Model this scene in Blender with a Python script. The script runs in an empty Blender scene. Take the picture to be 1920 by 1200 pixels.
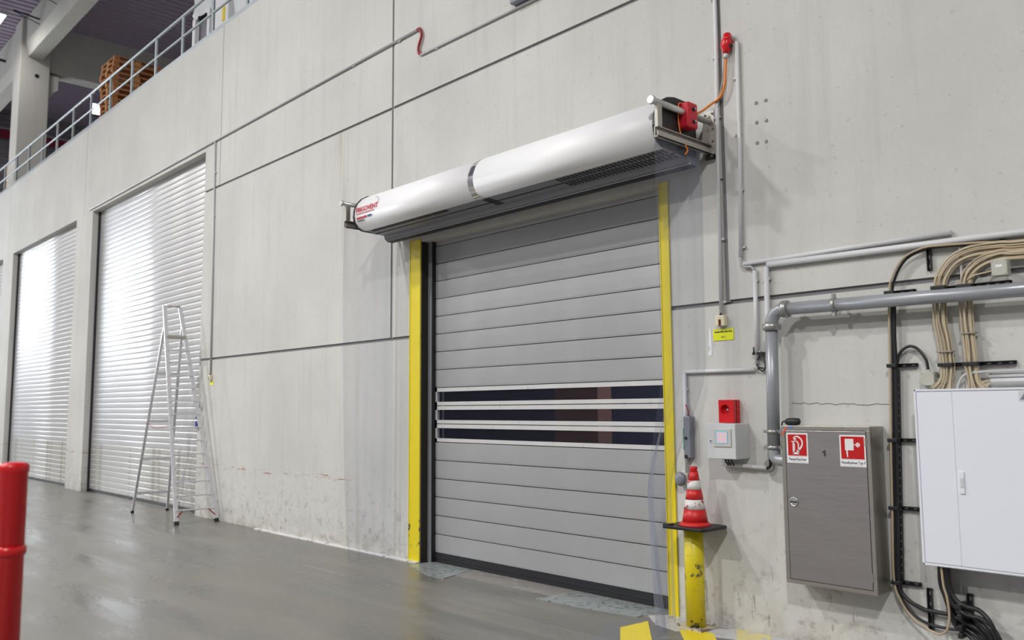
import bpy, math, random
from mathutils import Vector, Matrix, Euler

random.seed(7)
R = math.radians
S = bpy.context.scene
COL = S.collection

# ------------------------------------------------------------------ camera, world, exposure
CAM_POS = Vector((0.0, -6.356, 1.847))
CAM_RIGHT = Vector((0.68383, 0.72960, -0.00699))
CAM_UP = Vector((0.08004, -0.06549, 0.99464))
CAM_FWD = Vector((-0.72523, 0.68073, 0.10319))
cam_data = bpy.data.cameras.new('camera')
cam_data.sensor_width = 36.0
cam_data.lens = 1593.07 * 36.0 / 1920.0
cam_data.clip_end = 300
cam_data.dof.use_dof = True
cam_data.dof.focus_distance = 8.6
cam_data.dof.aperture_fstop = 1.6
cam = bpy.data.objects.new('camera', cam_data)
COL.objects.link(cam)
mw = Matrix((CAM_RIGHT, CAM_UP, -CAM_FWD)).transposed().to_4x4()
mw.translation = CAM_POS
cam.matrix_world = mw
S.camera = cam

world = bpy.data.worlds.new('hall_ambient')
S.world = world
world.use_nodes = True
wb = world.node_tree.nodes['Background']
wb.inputs[0].default_value = (0.93, 0.96, 1.0, 1)
wb.inputs[1].default_value = 0.30

S.view_settings.view_transform = 'Standard'
S.view_settings.look = 'None'
S.view_settings.gamma = 1.0
S.view_settings.use_curve_mapping = False
S.view_settings.exposure = -0.14

# high-bay lamps of the hall: (x, y, z, watts); housings are built further down
HALL_LAMPS = [(-12.0, -10.5, 14.0, 1500), (4.5, -14.0, 14.0, 2500), (-21.0, -15.0, 14.0, 1800),
              (-33.0, -13.0, 14.0, 1500), (-9.5, -20.0, 14.0, 2200), (-27.0, -22.0, 14.0, 900)]

# ------------------------------------------------------------------ mesh helpers
class MB:
    def __init__(s):
        s.v, s.f, s.sm = [], [], []
    def add(s, vs, fs, smooth=False):
        o = len(s.v)
        s.v += [tuple(p) for p in vs]
        for q in fs:
            s.f.append(tuple(i + o for i in q)); s.sm.append(smooth)
        return s
    def box(s, x0, x1, y0, y1, z0, z1):
        x0, x1 = min(x0, x1), max(x0, x1); y0, y1 = min(y0, y1), max(y0, y1); z0, z1 = min(z0, z1), max(z0, z1)
        return s.add([(x0,y0,z0),(x1,y0,z0),(x1,y1,z0),(x0,y1,z0),(x0,y0,z1),(x1,y0,z1),(x1,y1,z1),(x0,y1,z1)],
                     [(0,3,2,1),(4,5,6,7),(0,1,5,4),(1,2,6,5),(2,3,7,6),(3,0,4,7)])
    def prism(s, poly, axis, a0, a1, smooth=False):
        """poly: 2-D outline in the two remaining axes (order x,y,z), extruded along axis."""
        n = len(poly)
        def P(a, p):
            q = list(p); q.insert('xyz'.index(axis), a); return q
        vs = [P(a0, p) for p in poly] + [P(a1, p) for p in poly]
        s.add(vs, [(i, (i+1) % n, n+(i+1) % n, n+i) for i in range(n)], smooth)
        s.add(vs, [tuple(reversed(range(n))), tuple(range(n, 2*n))])
        return s
    def bar(s, p, q, w, h, up=(0,0,1)):
        p, q = Vector(p), Vector(q); d = (q-p).normalized(); u = Vector(up)
        if abs(d.dot(u)) > .99: u = Vector((0,1,0))
        a = d.cross(u).normalized(); b = a.cross(d)
        a *= w/2; b *= h/2
        vs = [p-a-b, p+a-b, p+a+b, p-a+b, q-a-b, q+a-b, q+a+b, q-a+b]
        return s.add(vs, [(0,3,2,1),(4,5,6,7),(0,1,5,4),(1,2,6,5),(2,3,7,6),(3,0,4,7)])
    def tube(s, pts, r, n=10):
        pts = [Vector(p) for p in pts]
        rs = r if isinstance(r, (list, tuple)) else [r]*len(pts)
        t0 = (pts[1]-pts[0]).normalized()
        u = Vector((0,0,1)) if abs(t0.z) < .9 else Vector((1,0,0))
        a = t0.cross(u).normalized()
        vs = []
        for i, p in enumerate(pts):
            if i == 0: t = t0
            elif i == len(pts)-1: t = (pts[i]-pts[i-1]).normalized()
            else: t = ((pts[i+1]-pts[i]).normalized() + (pts[i]-pts[i-1]).normalized()).normalized()
            a = (a - t*a.dot(t)).normalized(); b = t.cross(a)
            vs += [p + (a*math.cos(2*math.pi*k/n) + b*math.sin(2*math.pi*k/n))*rs[i] for k in range(n)]
        m = len(pts)
        fs = [(i*n+k, i*n+(k+1) % n, (i+1)*n+(k+1) % n, (i+1)*n+k) for i in range(m-1) for k in range(n)]
        s.add(vs, fs, True)
        s.add(vs[:n], [tuple(reversed(range(n)))]); s.add(vs[-n:], [tuple(range(n))])
        return s
    def lathe(s, o, axis, prof, n=20, smooth=True):
        o = Vector(o); t = Vector(axis).normalized()
        u = Vector((0,0,1)) if abs(t.z) < .9 else Vector((1,0,0))
        a = t.cross(u).normalized(); b = t.cross(a)
        vs = []
        for r, h in prof:
            vs += [o + t*h + (a*math.cos(2*math.pi*k/n) + b*math.sin(2*math.pi*k/n))*r for k in range(n)]
        m = len(prof)
        s.add(vs, [(i*n+k, (i+1)*n+k, (i+1)*n+(k+1) % n, i*n+(k+1) % n) for i in range(m-1) for k in range(n)], smooth)
        s.add(vs[:n], [tuple(range(n))]); s.add(vs[-n:], [tuple(reversed(range(n)))])
        return s
    def grid(s, fn, nu, nv, smooth=True):
        vs = [fn(i/nu, j/nv) for j in range(nv+1) for i in range(nu+1)]
        w = nu+1
        return s.add(vs, [(j*w+i, j*w+i+1, (j+1)*w+i+1, (j+1)*w+i) for j in range(nv) for i in range(nu)], smooth)
    def mesh(s, name, m, off=(0,0,0)):
        ox, oy, oz = off
        me = bpy.data.meshes.new(name)
        me.from_pydata([(x-ox, y-oy, z-oz) for x, y, z in s.v], [], s.f)
        me.polygons.foreach_set('use_smooth', s.sm)
        me.update()
        bm_fix(me)
        me.materials.append(m)
        return me
    def build(s, name, m, parent=None, at=None, bevel=0):
        """One mesh object. Coordinates given in the world; parent is an unrotated Empty or mesh."""
        base = Vector((0,0,0))
        p = parent
        while p is not None:
            base += p.location; p = p.parent
        loc = Vector(at) if at is not None else Vector((0,0,0))
        off = loc if parent is None else base + loc
        o = bpy.data.objects.new(name, s.mesh(name, m, off))
        COL.objects.link(o)
        o.location = loc
        if parent is not None: o.parent = parent
        if bevel:
            b = o.modifiers.new('bevel', 'BEVEL'); b.width = bevel; b.segments = 2; b.limit_method = 'ANGLE'
        return o

import bmesh
def bm_fix(me):
    bm = bmesh.new(); bm.from_mesh(me)
    bmesh.ops.remove_doubles(bm, verts=bm.verts, dist=1e-6)
    bmesh.ops.recalc_face_normals(bm, faces=bm.faces)
    bm.to_mesh(me); bm.free()

def tag(o, label=None, cat=None, group=None, kind=None):
    if label: o['label'] = label
    if cat: o['category'] = cat
    if group: o['group'] = group
    if kind: o['kind'] = kind
    return o
def thing(name, loc, label, cat, group=None):
    o = bpy.data.objects.new(name, None); COL.objects.link(o)
    o.location = loc; o.empty_display_size = .1
    return tag(o, label, cat, group)
def struct(name, loc=(0,0,0), label=None):
    o = bpy.data.objects.new(name, None); COL.objects.link(o)
    o.location = loc
    return tag(o, label, None, None, 'structure')
def instance(name, me, loc, parent=None):
    o = bpy.data.objects.new(name, me); COL.objects.link(o); o.location = loc
    if parent is not None: o.parent = parent
    return o
def spline(pts, k=8):
    P = [Vector(p) for p in pts]; P = [P[0]*2-P[1]] + P + [P[-1]*2-P[-2]]
    out = []
    for i in range(1, len(P)-2):
        for j in range(k):
            t = j/k
            out.append(.5*((2*P[i]) + (P[i+1]-P[i-1])*t + (2*P[i-1]-5*P[i]+4*P[i+1]-P[i+2])*t*t + (3*P[i]-P[i-1]-3*P[i+1]+P[i+2])*t**3))
    out.append(P[-2]); return out
def text(body, size, m, parent, loc, rot=(R(90),0,0), name='lettering', extrude=.0004, sx=1.0, shear=0, bold=0):
    """flat lettering; loc in the world is the centre of the line"""
    cu = bpy.data.curves.new('txt', 'FONT'); cu.body = body; cu.size = size; cu.extrude = extrude
    cu.align_x = 'CENTER'; cu.align_y = 'CENTER'; cu.shear = shear; cu.offset = bold; cu.resolution_u = 2
    tmp = bpy.data.objects.new('txt', cu); COL.objects.link(tmp)
    dg = bpy.context.evaluated_depsgraph_get()
    me = bpy.data.meshes.new_from_object(tmp.evaluated_get(dg))
    bpy.data.objects.remove(tmp); bpy.data.curves.remove(cu)
    M = Euler(rot).to_matrix().to_4x4() @ Matrix.Diagonal((sx,1,1,1))
    me.transform(M); me.materials.clear(); me.materials.append(m)
    base = Vector((0,0,0)); p = parent
    while p is not None: base += p.location; p = p.parent
    o = bpy.data.objects.new(name, me); COL.objects.link(o)
    o.location = Vector(loc) - base; o.parent = parent
    return o

# ------------------------------------------------------------------ materials
def new_mat(name):
    m = bpy.data.materials.new(name); m.use_nodes = True
    nt = m.node_tree; b = nt.nodes['Principled BSDF']
    return m, nt, b
def N(nt, t, **kw):
    n = nt.nodes.new(t)
    for k, v in kw.items():
        if k.startswith('i_'):
            key = k[2:]; key = int(key) if key.isdigit() else key.replace('_', ' ')
            n.inputs[key].default_value = v
        else: setattr(n, k, v)
    return n
def ramp(nt, fac, stops):
    r = nt.nodes.new('ShaderNodeValToRGB'); e = r.color_ramp.elements
    while len(e) < len(stops): e.new(.5)
    for i, (p, c) in enumerate(stops):
        e[i].position = p; e[i].color = (c, c, c, 1) if not isinstance(c, tuple) else (*c, 1)
    nt.links.new(fac, r.inputs[0]); return r.outputs[0]
def noise(nt, vec, scale, detail=4, rough=.55, dist=0):
    n = N(nt, 'ShaderNodeTexNoise'); n.inputs['Scale'].default_value = scale; n.inputs['Detail'].default_value = detail
    n.inputs['Roughness'].default_value = rough; n.inputs['Distortion'].default_value = dist
    nt.links.new(vec, n.inputs['Vector']); return n.outputs['Fac']
def mapped(nt, sc, loc=(0,0,0), rot=(0,0,0)):
    tc = N(nt, 'ShaderNodeTexCoord'); mp = N(nt, 'ShaderNodeMapping')
    mp.inputs['Scale'].default_value = sc; mp.inputs['Location'].default_value = loc; mp.inputs['Rotation'].default_value = rot
    nt.links.new(tc.outputs['Object'], mp.inputs[0]); return mp.outputs[0]
def mix(nt, fac, a, b, mode='MIX'):
    n = N(nt, 'ShaderNodeMix', data_type='RGBA', blend_type=mode)
    for s, v in ((n.inputs[0], fac), (n.inputs[6], a), (n.inputs[7], b)):
        if hasattr(v, 'is_linked'): nt.links.new(v, s)
        elif isinstance(v, tuple): s.default_value = (*v, 1)
        else: s.default_value = v
    return n.outputs[2]
def mul(nt, a, b, op='MULTIPLY'):
    n = N(nt, 'ShaderNodeMath', operation=op)
    for s, v in ((n.inputs[0], a), (n.inputs[1], b)):
        if hasattr(v, 'is_linked'): nt.links.new(v, s)
        else: s.default_value = v
    return n.outputs[0]
def bump(nt, b, h, strength, dist=.01):
    n = N(nt, 'ShaderNodeBump'); n.inputs['Strength'].default_value = strength; n.inputs['Distance'].default_value = dist
    nt.links.new(h, n.inputs['Height']); nt.links.new(n.outputs[0], b.inputs['Normal'])

def paint(name, col, rough=.45, metal=0., var=.06, scale=6., spec=.5, wear=None, below=None):
    """plain coated surface with faint mottling; wear=(colour, amount, scale) adds scuffs"""
    m, nt, b = new_mat(name)
    v = mapped(nt, (1,1,1))
    n = noise(nt, v, scale, 5)
    c = mix(nt, n, tuple(x*(1-var) for x in col), tuple(min(1, x*(1+var)) for x in col))
    if wear:
        w = ramp(nt, noise(nt, v, wear[2], 8, .7), [(wear[1], 0.), (wear[1]+.04, 1.)])
        if below:      # wear only up to this height above the thing's foot
            sp = N(nt, 'ShaderNodeSeparateXYZ'); nt.links.new(v, sp.inputs[0])
            w = mul(nt, w, ramp(nt, mul(nt, sp.outputs[2], 1/below), [(.0, 1.), (.8, 1.), (1., 0.)]))
        c = mix(nt, w, c, wear[0])
    nt.links.new(c, b.inputs['Base Color'])
    rr = ramp(nt, n, [(.3, max(0, rough-.06)), (.7, min(1, rough+.06))]); nt.links.new(rr, b.inputs['Roughness'])
    b.inputs['Metallic'].default_value = metal; b.inputs['Specular IOR Level'].default_value = spec
    return m

def concrete(name, col=(.585,.582,.560), dirt=True):
    m, nt, b = new_mat(name)
    v = mapped(nt, (1,1,1))
    big = noise(nt, v, .55, 6, .6)
    c = mix(nt, ramp(nt, big, [(.3, 0.), (.7, 1.)]), tuple(x*.88 for x in col), tuple(x*1.06 for x in col))
    vs = mapped(nt, (3.2, 3.2, .22))
    st = noise(nt, vs, 1.6, 6, .65)
    c = mix(nt, ramp(nt, st, [(.52, 0.), (.8, .55)]), c, tuple(x*y for x, y in zip(col, (.74, .73, .70))))
    fine = noise(nt, v, 26, 4, .7)
    c = mix(nt, ramp(nt, fine, [(.35, .0), (.8, .22)]), c, tuple(x*.72 for x in col))
    pits = ramp(nt, noise(nt, v, 17, 2, .5), [(.665, 0.), (.70, 1.)])
    c = mix(nt, mul(nt, pits, .26), c, tuple(x*.42 for x in col))
    if dirt:
        sep = N(nt, 'ShaderNodeSeparateXYZ'); nt.links.new(mapped(nt, (1,1,1)), sep.inputs[0])
        low = ramp(nt, mul(nt, sep.outputs[2], .5), [(.0, 1.), (.18, .75), (.62, 0.)])
        sc = ramp(nt, noise(nt, mapped(nt, (1.7, 1, 2.4)), 3.2, 9, .75), [(.535, 0.), (.62, 1.)])
        c = mix(nt, mul(nt, mul(nt, sc, low), .48), c, (.17, .15, .125))
        base = ramp(nt, sep.outputs[2], [(.0, .8), (.10, .42), (.35, 0.)])
        c = mix(nt, mul(nt, base, ramp(nt, noise(nt, v, 4, 6, .7), [(.4, 0.), (.7, 1.)])), c, (.24, .20, .14))
        # rust-red load scrapes in a line at hand-truck height
        band = ramp(nt, sep.outputs[2], [(.845, 0.), (.875, 1.), (.925, 1.), (.95, 0.)])
        rs = ramp(nt, noise(nt, mapped(nt, (1.1, 1, 14), (3.3, 0, 1.2)), 2.3, 6, .75), [(.558, 0.), (.585, 1.)])
        leftpart = ramp(nt, mul(nt, mul(nt, sep.outputs[0], 9.6, 'ADD'), -1.), [(.0, 0.), (.5, 1.)])
        c = mix(nt, mul(nt, mul(nt, mul(nt, band, rs), leftpart), .85), c, (.33, .065, .03))
        dk = ramp(nt, noise(nt, mapped(nt, (5, 1, 1.1), (1.2, 0, 0), (0, .25, 0)), 3.1, 5, .7), [(.60, 0.), (.63, 1.)])
        c = mix(nt, mul(nt, mul(nt, dk, low), .55), c, (.10, .09, .08))
        # old water runs below the upper joint, left of the air curtain
        bx = ramp(nt, mul(nt, mul(nt, sep.outputs[0], 10.6, 'ADD'), 1.0), [(.0, 0.), (.25, 1.), (.42, .8), (.6, 0.)])
        bz = ramp(nt, mul(nt, mul(nt, sep.outputs[2], -2.9, 'ADD'), .333), [(.0, 0.), (.35, .5), (.96, 1.), (.975, 0.)])
        run = ramp(nt, noise(nt, mapped(nt, (16, 1, .35)), 1.1, 5, .6), [(.46, 0.), (.62, 1.)])
        c = mix(nt, mul(nt, mul(nt, mul(nt, bx, bz), run), .55), c, (.30, .27, .20))
    nt.links.new(c, b.inputs['Base Color'])
    b.inputs['Roughness'].default_value = .82
    b.inputs['Specular IOR Level'].default_value = .3
    bump(nt, b, fine, .12, .004)
    return m

def floor_mat():
    m, nt, b = new_mat('wet_concrete_floor')
    v = mapped(nt, (1,1,1)); a = mapped(nt, (.35, 1.6, 1), rot=(0,0,R(12)))
    n1 = noise(nt, v, .5, 6, .6); n2 = noise(nt, a, 1.4, 4, .52); n3 = noise(nt, v, 30, 3, .6)
    c = mix(nt, ramp(nt, n2, [(.36, 0.), (.64, 1.)]), (.115, .113, .106), (.232, .227, .208))
    c = mix(nt, ramp(nt, n1, [(.35, 0.), (.7, .6)]), c, (.165, .152, .122))
    c = mix(nt, ramp(nt, n3, [(.45, 0.), (.8, .2)]), c, (.09, .088, .084))
    sw = ramp(nt, noise(nt, mapped(nt, (.12, 2.6, 1), rot=(0,0,R(-9))), 2.2, 4, .6), [(.66, 0.), (.70, .35)])
    c = mix(nt, sw, c, (.33, .33, .32))
    nt.links.new(c, b.inputs['Base Color'])
    nt.links.new(ramp(nt, n2, [(.35, .20), (.65, .44)]), b.inputs['Roughness'])
    b.inputs['Specular IOR Level'].default_value = .42
    bump(nt, b, n3, .02, .002)
    return m

def glassy(name, tint, fac=.12, rough=.05, alpha_tint=None, graze=.55):
    m = bpy.data.materials.new(name); m.use_nodes = True; nt = m.node_tree
    nt.nodes.clear()
    out = N(nt, 'ShaderNodeOutputMaterial'); mx = N(nt, 'ShaderNodeMixShader')
    tr = N(nt, 'ShaderNodeBsdfTransparent'); tr.inputs[0].default_value = (*tint, 1)
    gl = N(nt, 'ShaderNodeBsdfPrincipled'); gl.inputs['Base Color'].default_value = (*(alpha_tint or (.75,.78,.86)), 1)
    gl.inputs['Roughness'].default_value = rough
    lw = N(nt, 'ShaderNodeLayerWeight'); lw.inputs[0].default_value = .22
    nt.links.new(mul(nt, mul(nt, lw.outputs['Facing'], graze), fac, 'ADD'), mx.inputs[0])
    nt.links.new(tr.outputs[0], mx.inputs[1]); nt.links.new(gl.outputs[0], mx.inputs[2])
    nt.links.new(mx.outputs[0], out.inputs[0])
    return m

def emissive(name, col, strength):
    m, nt, b = new_mat(name)
    b.inputs['Base Color'].default_value = (*col, 1)
    b.inputs['Emission Color'].default_value = (*col, 1); b.inputs['Emission Strength'].default_value = strength
    return m

def brushed(name, col, rough=.34):
    m, nt, b = new_mat(name)
    n = noise(nt, mapped(nt, (1.2, 1.2, 60)), 4, 4, .6); n2 = noise(nt, mapped(nt, (1,1,1)), 3, 5)
    c = mix(nt, n, tuple(x*.90 for x in col), tuple(min(1, x*1.08) for x in col))
    c = mix(nt, mul(nt, n2, .25), c, tuple(x*.8 for x in col))
    nt.links.new(c, b.inputs['Base Color']); b.inputs['Metallic'].default_value = .85
    nt.links.new(ramp(nt, n, [(.3, rough-.05), (.7, rough+.08)]), b.inputs['Roughness'])
    return m

def wood(name, col):
    m, nt, b = new_mat(name)
    n = noise(nt, mapped(nt, (2, 2, 18)), 3, 6, .7, 1.2)
    nt.links.new(mix(nt, n, tuple(x*.6 for x in col), tuple(x*1.25 for x in col)), b.inputs['Base Color'])
    b.inputs['Roughness'].default_value = .75
    return m

M = {}
M['concrete'] = concrete('cast_concrete')
M['concrete_plain'] = concrete('column_concrete', (.56,.55,.51), dirt=False)
M['joint'] = paint('joint_sealant', (.17,.165,.17), .7, var=.2)
M['floor'] = floor_mat()
M['white_line'] = paint('worn_white_floor_paint', (.72,.72,.72), .5, var=.08, wear=((.36,.35,.34), .56, 5))
M['kerb_paint'] = paint('scuffed_pale_floor_coat', (.52,.52,.54), .35, var=.12, wear=((.25,.25,.25), .56, 6))
M['threshold'] = paint('worn_threshold_concrete', (.24,.23,.215), .4, var=.2, scale=5, wear=((.34,.34,.33), .56, 9))
M['hazard_yellow'] = paint('hazard_yellow_floor_paint', (.78,.62,.03), .45, var=.08, wear=((.22,.20,.12), .62, 9))
M['hazard_faded'] = paint('faded_yellow_floor_paint', (.66,.58,.26), .45, var=.1, wear=((.5,.5,.48), .54, 6))
M['hazard_black'] = paint('hazard_dark_floor_paint', (.15,.15,.155), .35, var=.15, wear=((.3,.3,.3), .6, 8))
M['plate_steel'] = paint('scratched_steel_plate', (.34,.38,.38), .35, .35, .25, 14, wear=((.13,.14,.14), .55, 16))
M['yellow'] = paint('yellow_guard_paint', (.74,.60,.012), .38, var=.05, wear=((.10,.09,.05), .70, 7))
M['yellow_scuffed'] = paint('scuffed_yellow_paint', (.74,.60,.012), .40, var=.06, wear=((.09,.085,.05), .55, 5.5), below=.62)
M['black'] = paint('black_rubber', (.012,.012,.016), .5, var=.2)
M['dark_reveal'] = paint('dark_reveal', (.020,.016,.013), .7, var=.4, scale=3)
M['black_metal'] = paint('black_steel', (.03,.03,.034), .4, .4, .15)
M['lath'] = paint('silver_lath_paint', (.395,.397,.41), .38, .25, .05, 2.5, wear=((.47,.47,.465), .74, 3))
M['lath_rail'] = paint('pale_aluminium', (.70,.70,.70), .32, .3, .04)
M['rail_grey'] = paint('grey_guide_rail', (.30,.31,.33), .35, .4, .08)
M['pane'] = glassy('tinted_door_pane', (.74,.74,.80), .08, .06, (.04,.04,.06), .35)
M['slat'] = paint('white_roller_slat', (.64,.64,.655), .40, .35, .04, 1.5)
M['slat_dirty'] = paint('soiled_roller_slat', (.57,.57,.56), .42, .25, .07, 2.5, wear=((.42,.41,.38), .54, 2.2))
M['casing'] = paint('white_gloss_casing', (.86,.86,.88), .42, 0., .01, 2, spec=.5)
M['chrome'] = paint('polished_band', (.75,.75,.76), .12, 1., .04)
M['alu'] = paint('aluminium_profile', (.62,.62,.60), .34, .7, .06)
M['alu_dull'] = paint('dull_beige_aluminium', (.43,.41,.37), .42, .5, .08)
M['under'] = paint('grey_perforated_underside', (.26,.26,.29), .45, .4, .1)
M['slot'] = paint('dark_slot', (.02,.02,.03), .6, var=.2)
M['red'] = paint('red_plastic', (.62,.008,.014), .33, var=.06)
M['red_box'] = paint('red_enamel', (.55,.012,.03), .42, var=.05)
M['red_sign'] = paint('sign_red', (.50,.003,.004), .4, var=.02)
M['sign_white'] = paint('sign_white', (.82,.82,.84), .4, var=.02)
M['ink'] = paint('black_ink', (.03,.035,.045), .6, var=.1)
M['ink_blue'] = paint('blue_ink', (.03,.08,.22), .6, var=.1)
M['ink_red'] = paint('red_ink', (.55,.02,.05), .6, var=.1)
M['pvc_grey'] = paint('light_grey_pvc', (.62,.62,.635), .4, var=.04)
M['pvc_dim'] = paint('grey_pvc', (.50,.50,.51), .4, var=.05)
M['pipe'] = paint('grey_painted_pipe', (.33,.345,.37), .35, .25, .07, 5)
M['galv'] = paint('galvanised_clamp', (.38,.38,.37), .38, .7, .15, 12)
M['rail_galv'] = paint('galvanised_tube', (.47,.53,.55), .4, .35, .07, 4)
M['cable_black'] = paint('black_cable', (.014,.014,.016), .38, var=.2)
M['cable_beige'] = paint('beige_cable', (.50,.42,.29), .45, var=.1, scale=15)
M['cable_tan'] = paint('tan_cable', (.46,.36,.24), .45, var=.1, scale=15)
M['cable_grey'] = paint('grey_cable', (.36,.36,.37), .45, var=.1)
M['cable_orange'] = paint('orange_cable', (.78,.22,.012), .42, var=.06)
M['cable_red'] = paint('dark_red_cable', (.28,.012,.012), .45, var=.08)
M['tie'] = paint('cable_tie_plastic', (.30,.28,.24), .5, var=.1)
M['ivory'] = paint('ivory_plastic', (.72,.66,.46), .4, var=.05)
M['rust_window'] = paint('dark_red_indicator', (.11,.01,.006), .3, var=.1)
M['jbox'] = paint('grey_beige_plastic', (.46,.46,.40), .42, var=.05)
M['sign_yellow'] = paint('lime_yellow_plate', (.70,.72,.012), .45, var=.04)
M['paper'] = paint('torn_white_paper', (.70,.72,.78), .6, var=.06)
M['steel'] = brushed('brushed_stainless', (.43,.405,.41))
M['steel_side'] = brushed('brushed_stainless_frame', (.46,.44,.40))
M['cabinet_white'] = paint('white_powder_coat', (.755,.775,.845), .38, var=.012, scale=2)
M['cabinet_grey'] = paint('light_grey_enclosure', (.60,.61,.62), .42, var=.02)
M['bezel'] = paint('beige_grey_bezel', (.55,.54,.50), .4, var=.03)
M['sensor'] = paint('slate_plastic', (.20,.215,.25), .35, var=.08)
M['ladder'] = paint('ladder_aluminium', (.66,.66,.70), .3, .6, .05, 10)
M['cone_red'] = paint('cone_red_rubber', (.66,.02,.02), .42, var=.08, wear=((.25,.02,.02), .7, 12))
M['cone_white'] = paint('cone_reflective_white', (.78,.77,.75), .45, var=.06, wear=((.52,.04,.05), .56, 13))
M['pvc_sheet'] = glassy('clear_pvc_sheet', (.945,.95,.965), .03, .10, (.50,.53,.66), .19)
M['corrugated'] = paint('grey_steel_deck', (.42,.37,.47), .42, .4, .06)
M['cladding'] = paint('grey_wall_cladding', (.30,.29,.32), .5, .3, .08)
M['band_red'] = paint('crimson_cladding_band', (.30,.012,.05), .5, var=.08)
M['wood'] = wood('pallet_timber', (.42,.165,.055))
M['wood_pale'] = wood('pale_pallet_timber', (.56,.29,.10))
M['cardboard'] = paint('cardboard', (.52,.37,.22), .8, var=.08)
M['film'] = paint('crumpled_white_film', (.74,.76,.78), .35, var=.08, scale=9)
M['black_film'] = paint('black_plastic_film', (.03,.032,.035), .35, var=.3)
M['blue'] = paint('blue_drum_plastic', (.02,.035,.24), .4, var=.1)
M['navy'] = paint('dark_navy_panel', (.10,.105,.17), .7, var=.3, scale=1.5)
M['seam'] = paint('pale_seam', (.42,.43,.46), .6, var=.02)
M['daylight'] = emissive('daylit_polycarbonate', (.90,.95,1), 15)
M['crate'] = paint('brown_crate', (.38,.22,.16), .8, var=.1)
M['lamp_glow'] = emissive('lamp_diffuser', (1, .99, .97), 14)
M['flood_glow'] = emissive('floodlight_glass', (.86, .90, 1), 60)
M['lamp_housing'] = paint('lamp_housing', (.55,.56,.58), .4, .3)
def screen_mat():
    m, nt, b = new_mat('touch_screen')
    w = N(nt, 'ShaderNodeTexWave', wave_type='BANDS', bands_direction='X'); w.inputs['Scale'].default_value = 14
    w.inputs['Distortion'].default_value = .6
    nt.links.new(mapped(nt, (1,1,1)), w.inputs[0])
    c = mix(nt, w.outputs['Fac'], (.80, .50, .72), (.90, .72, .62))
    nt.links.new(c, b.inputs['Emission Color']); b.inputs['Emission Strength'].default_value = .75
    b.inputs['Base Color'].default_value = (.1,.1,.1,1); b.inputs['Roughness'].default_value = .3
    return m
M['screen'] = screen_mat()
M['screen_teal'] = emissive('screen_teal_border', (.09, .33, .42), .7)


# ================================================================== SETTING
# ---- wall of cast concrete panels, face at y = 0
G = .020            # half joint width
PT = .22            # panel thickness
WALL_TOP = 8.80; J_TOP = 5.826; J_LOW = 2.745; LINTEL = 6.60
DX0, DX1, DTOP = -8.42, -4.74, 3.93          # opening of the fast door
wall = struct('wall_back', label='pale grey wall of large cast concrete panels with dark joints')
def panel(*rects):
    b = MB()
    for x0, x1, z0, z1 in rects: b.box(x0, x1, 0, PT, z0, z1)
    return b.build('panel', M['concrete'], wall)
g = G; n_ = .009
panel((-14.37+n_, -9.06-g, J_TOP+g, WALL_TOP))
panel((-9.06+g, -4.04-g, J_TOP+g, WALL_TOP))
panel((-4.04+g, 3.2, J_TOP+g, WALL_TOP))
panel((-15.0, -14.37-n_, J_TOP+g, LINTEL))
panel((-22.05+n_, -14.37-n_, LINTEL, WALL_TOP))
panel((-29.45+n_, -22.05-n_, LINTEL, WALL_TOP))
panel((-41.8, -29.45-n_, LINTEL, WALL_TOP))
panel((-15.0, -9.06-g, J_LOW+g, J_TOP-g))
panel((-9.06+g, DX0, J_LOW+g, J_TOP-g), (DX0, DX1, DTOP, J_TOP-g), (DX1, -4.04-g, J_LOW+g, J_TOP-g))
panel((-4.04+g, 3.2, J_LOW+g, J_TOP-g))
panel((-15.0, DX0, 0, J_LOW-g))
panel((DX1, 3.2, 0, J_LOW-g))
for x0, x1 in ((-22.62, -21.40), (-30.0, -28.78), (-41.8, -36.4)):
    panel((x0, x1, 0, LINTEL))
b = MB()
for x, z0, z1 in ((-14.37, LINTEL, WALL_TOP), (-9.06, J_LOW, WALL_TOP), (-4.04, J_LOW, WALL_TOP), (-22.05, LINTEL, WALL_TOP), (-29.45, LINTEL, WALL_TOP)):
    b.box(x-.03, x+.03, .016, .06, z0, z1)
for x0, x1, z in ((-14.4, 3.2, J_TOP), (-15.0, DX0, J_LOW), (DX1, 3.2, J_LOW), (-15.0, -14.37, J_TOP)):
    b.box(x0, x1, .02, .07, z-.03, z+.03)
b.build('joint_seal', M['joint'], wall)
# second, wider seam strip of old formwork beside the right-hand vertical joint
MB().box(-4.052, -4.012, .004, .05, J_LOW, WALL_TOP).build('joint_strip', M['joint'], wall)

# ---- floor
fl = MB().box(-41.8, 8, -26, .02, -.3, 0).box(-41.8, 8, .02, 9, -.3, -.001).build('floor', M['floor'])
tag(fl, 'wet grey polished concrete hall floor', kind='structure')
tr = struct('trim_1', (-8.6, 0, 0), 'white painted edge line along foot of concrete wall')
MB().box(-12.6, -8.42, -.075, 0, 0, .012).build('edge_strip', M['white_line'], tr)
tr = struct('trim_2', (-4.7, 0, 0), 'pale scuffed floor coating along the wall right of the fast door')
MB().prism([(-4.86,-.16),(-4.74,0),(2.5,0),(2.5,-.30),(-3.9,-.30),(-4.30,-.44),(-4.62,-.36)], 'z', 0, .0055).build('coating', M['kerb_paint'], tr)
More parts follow.
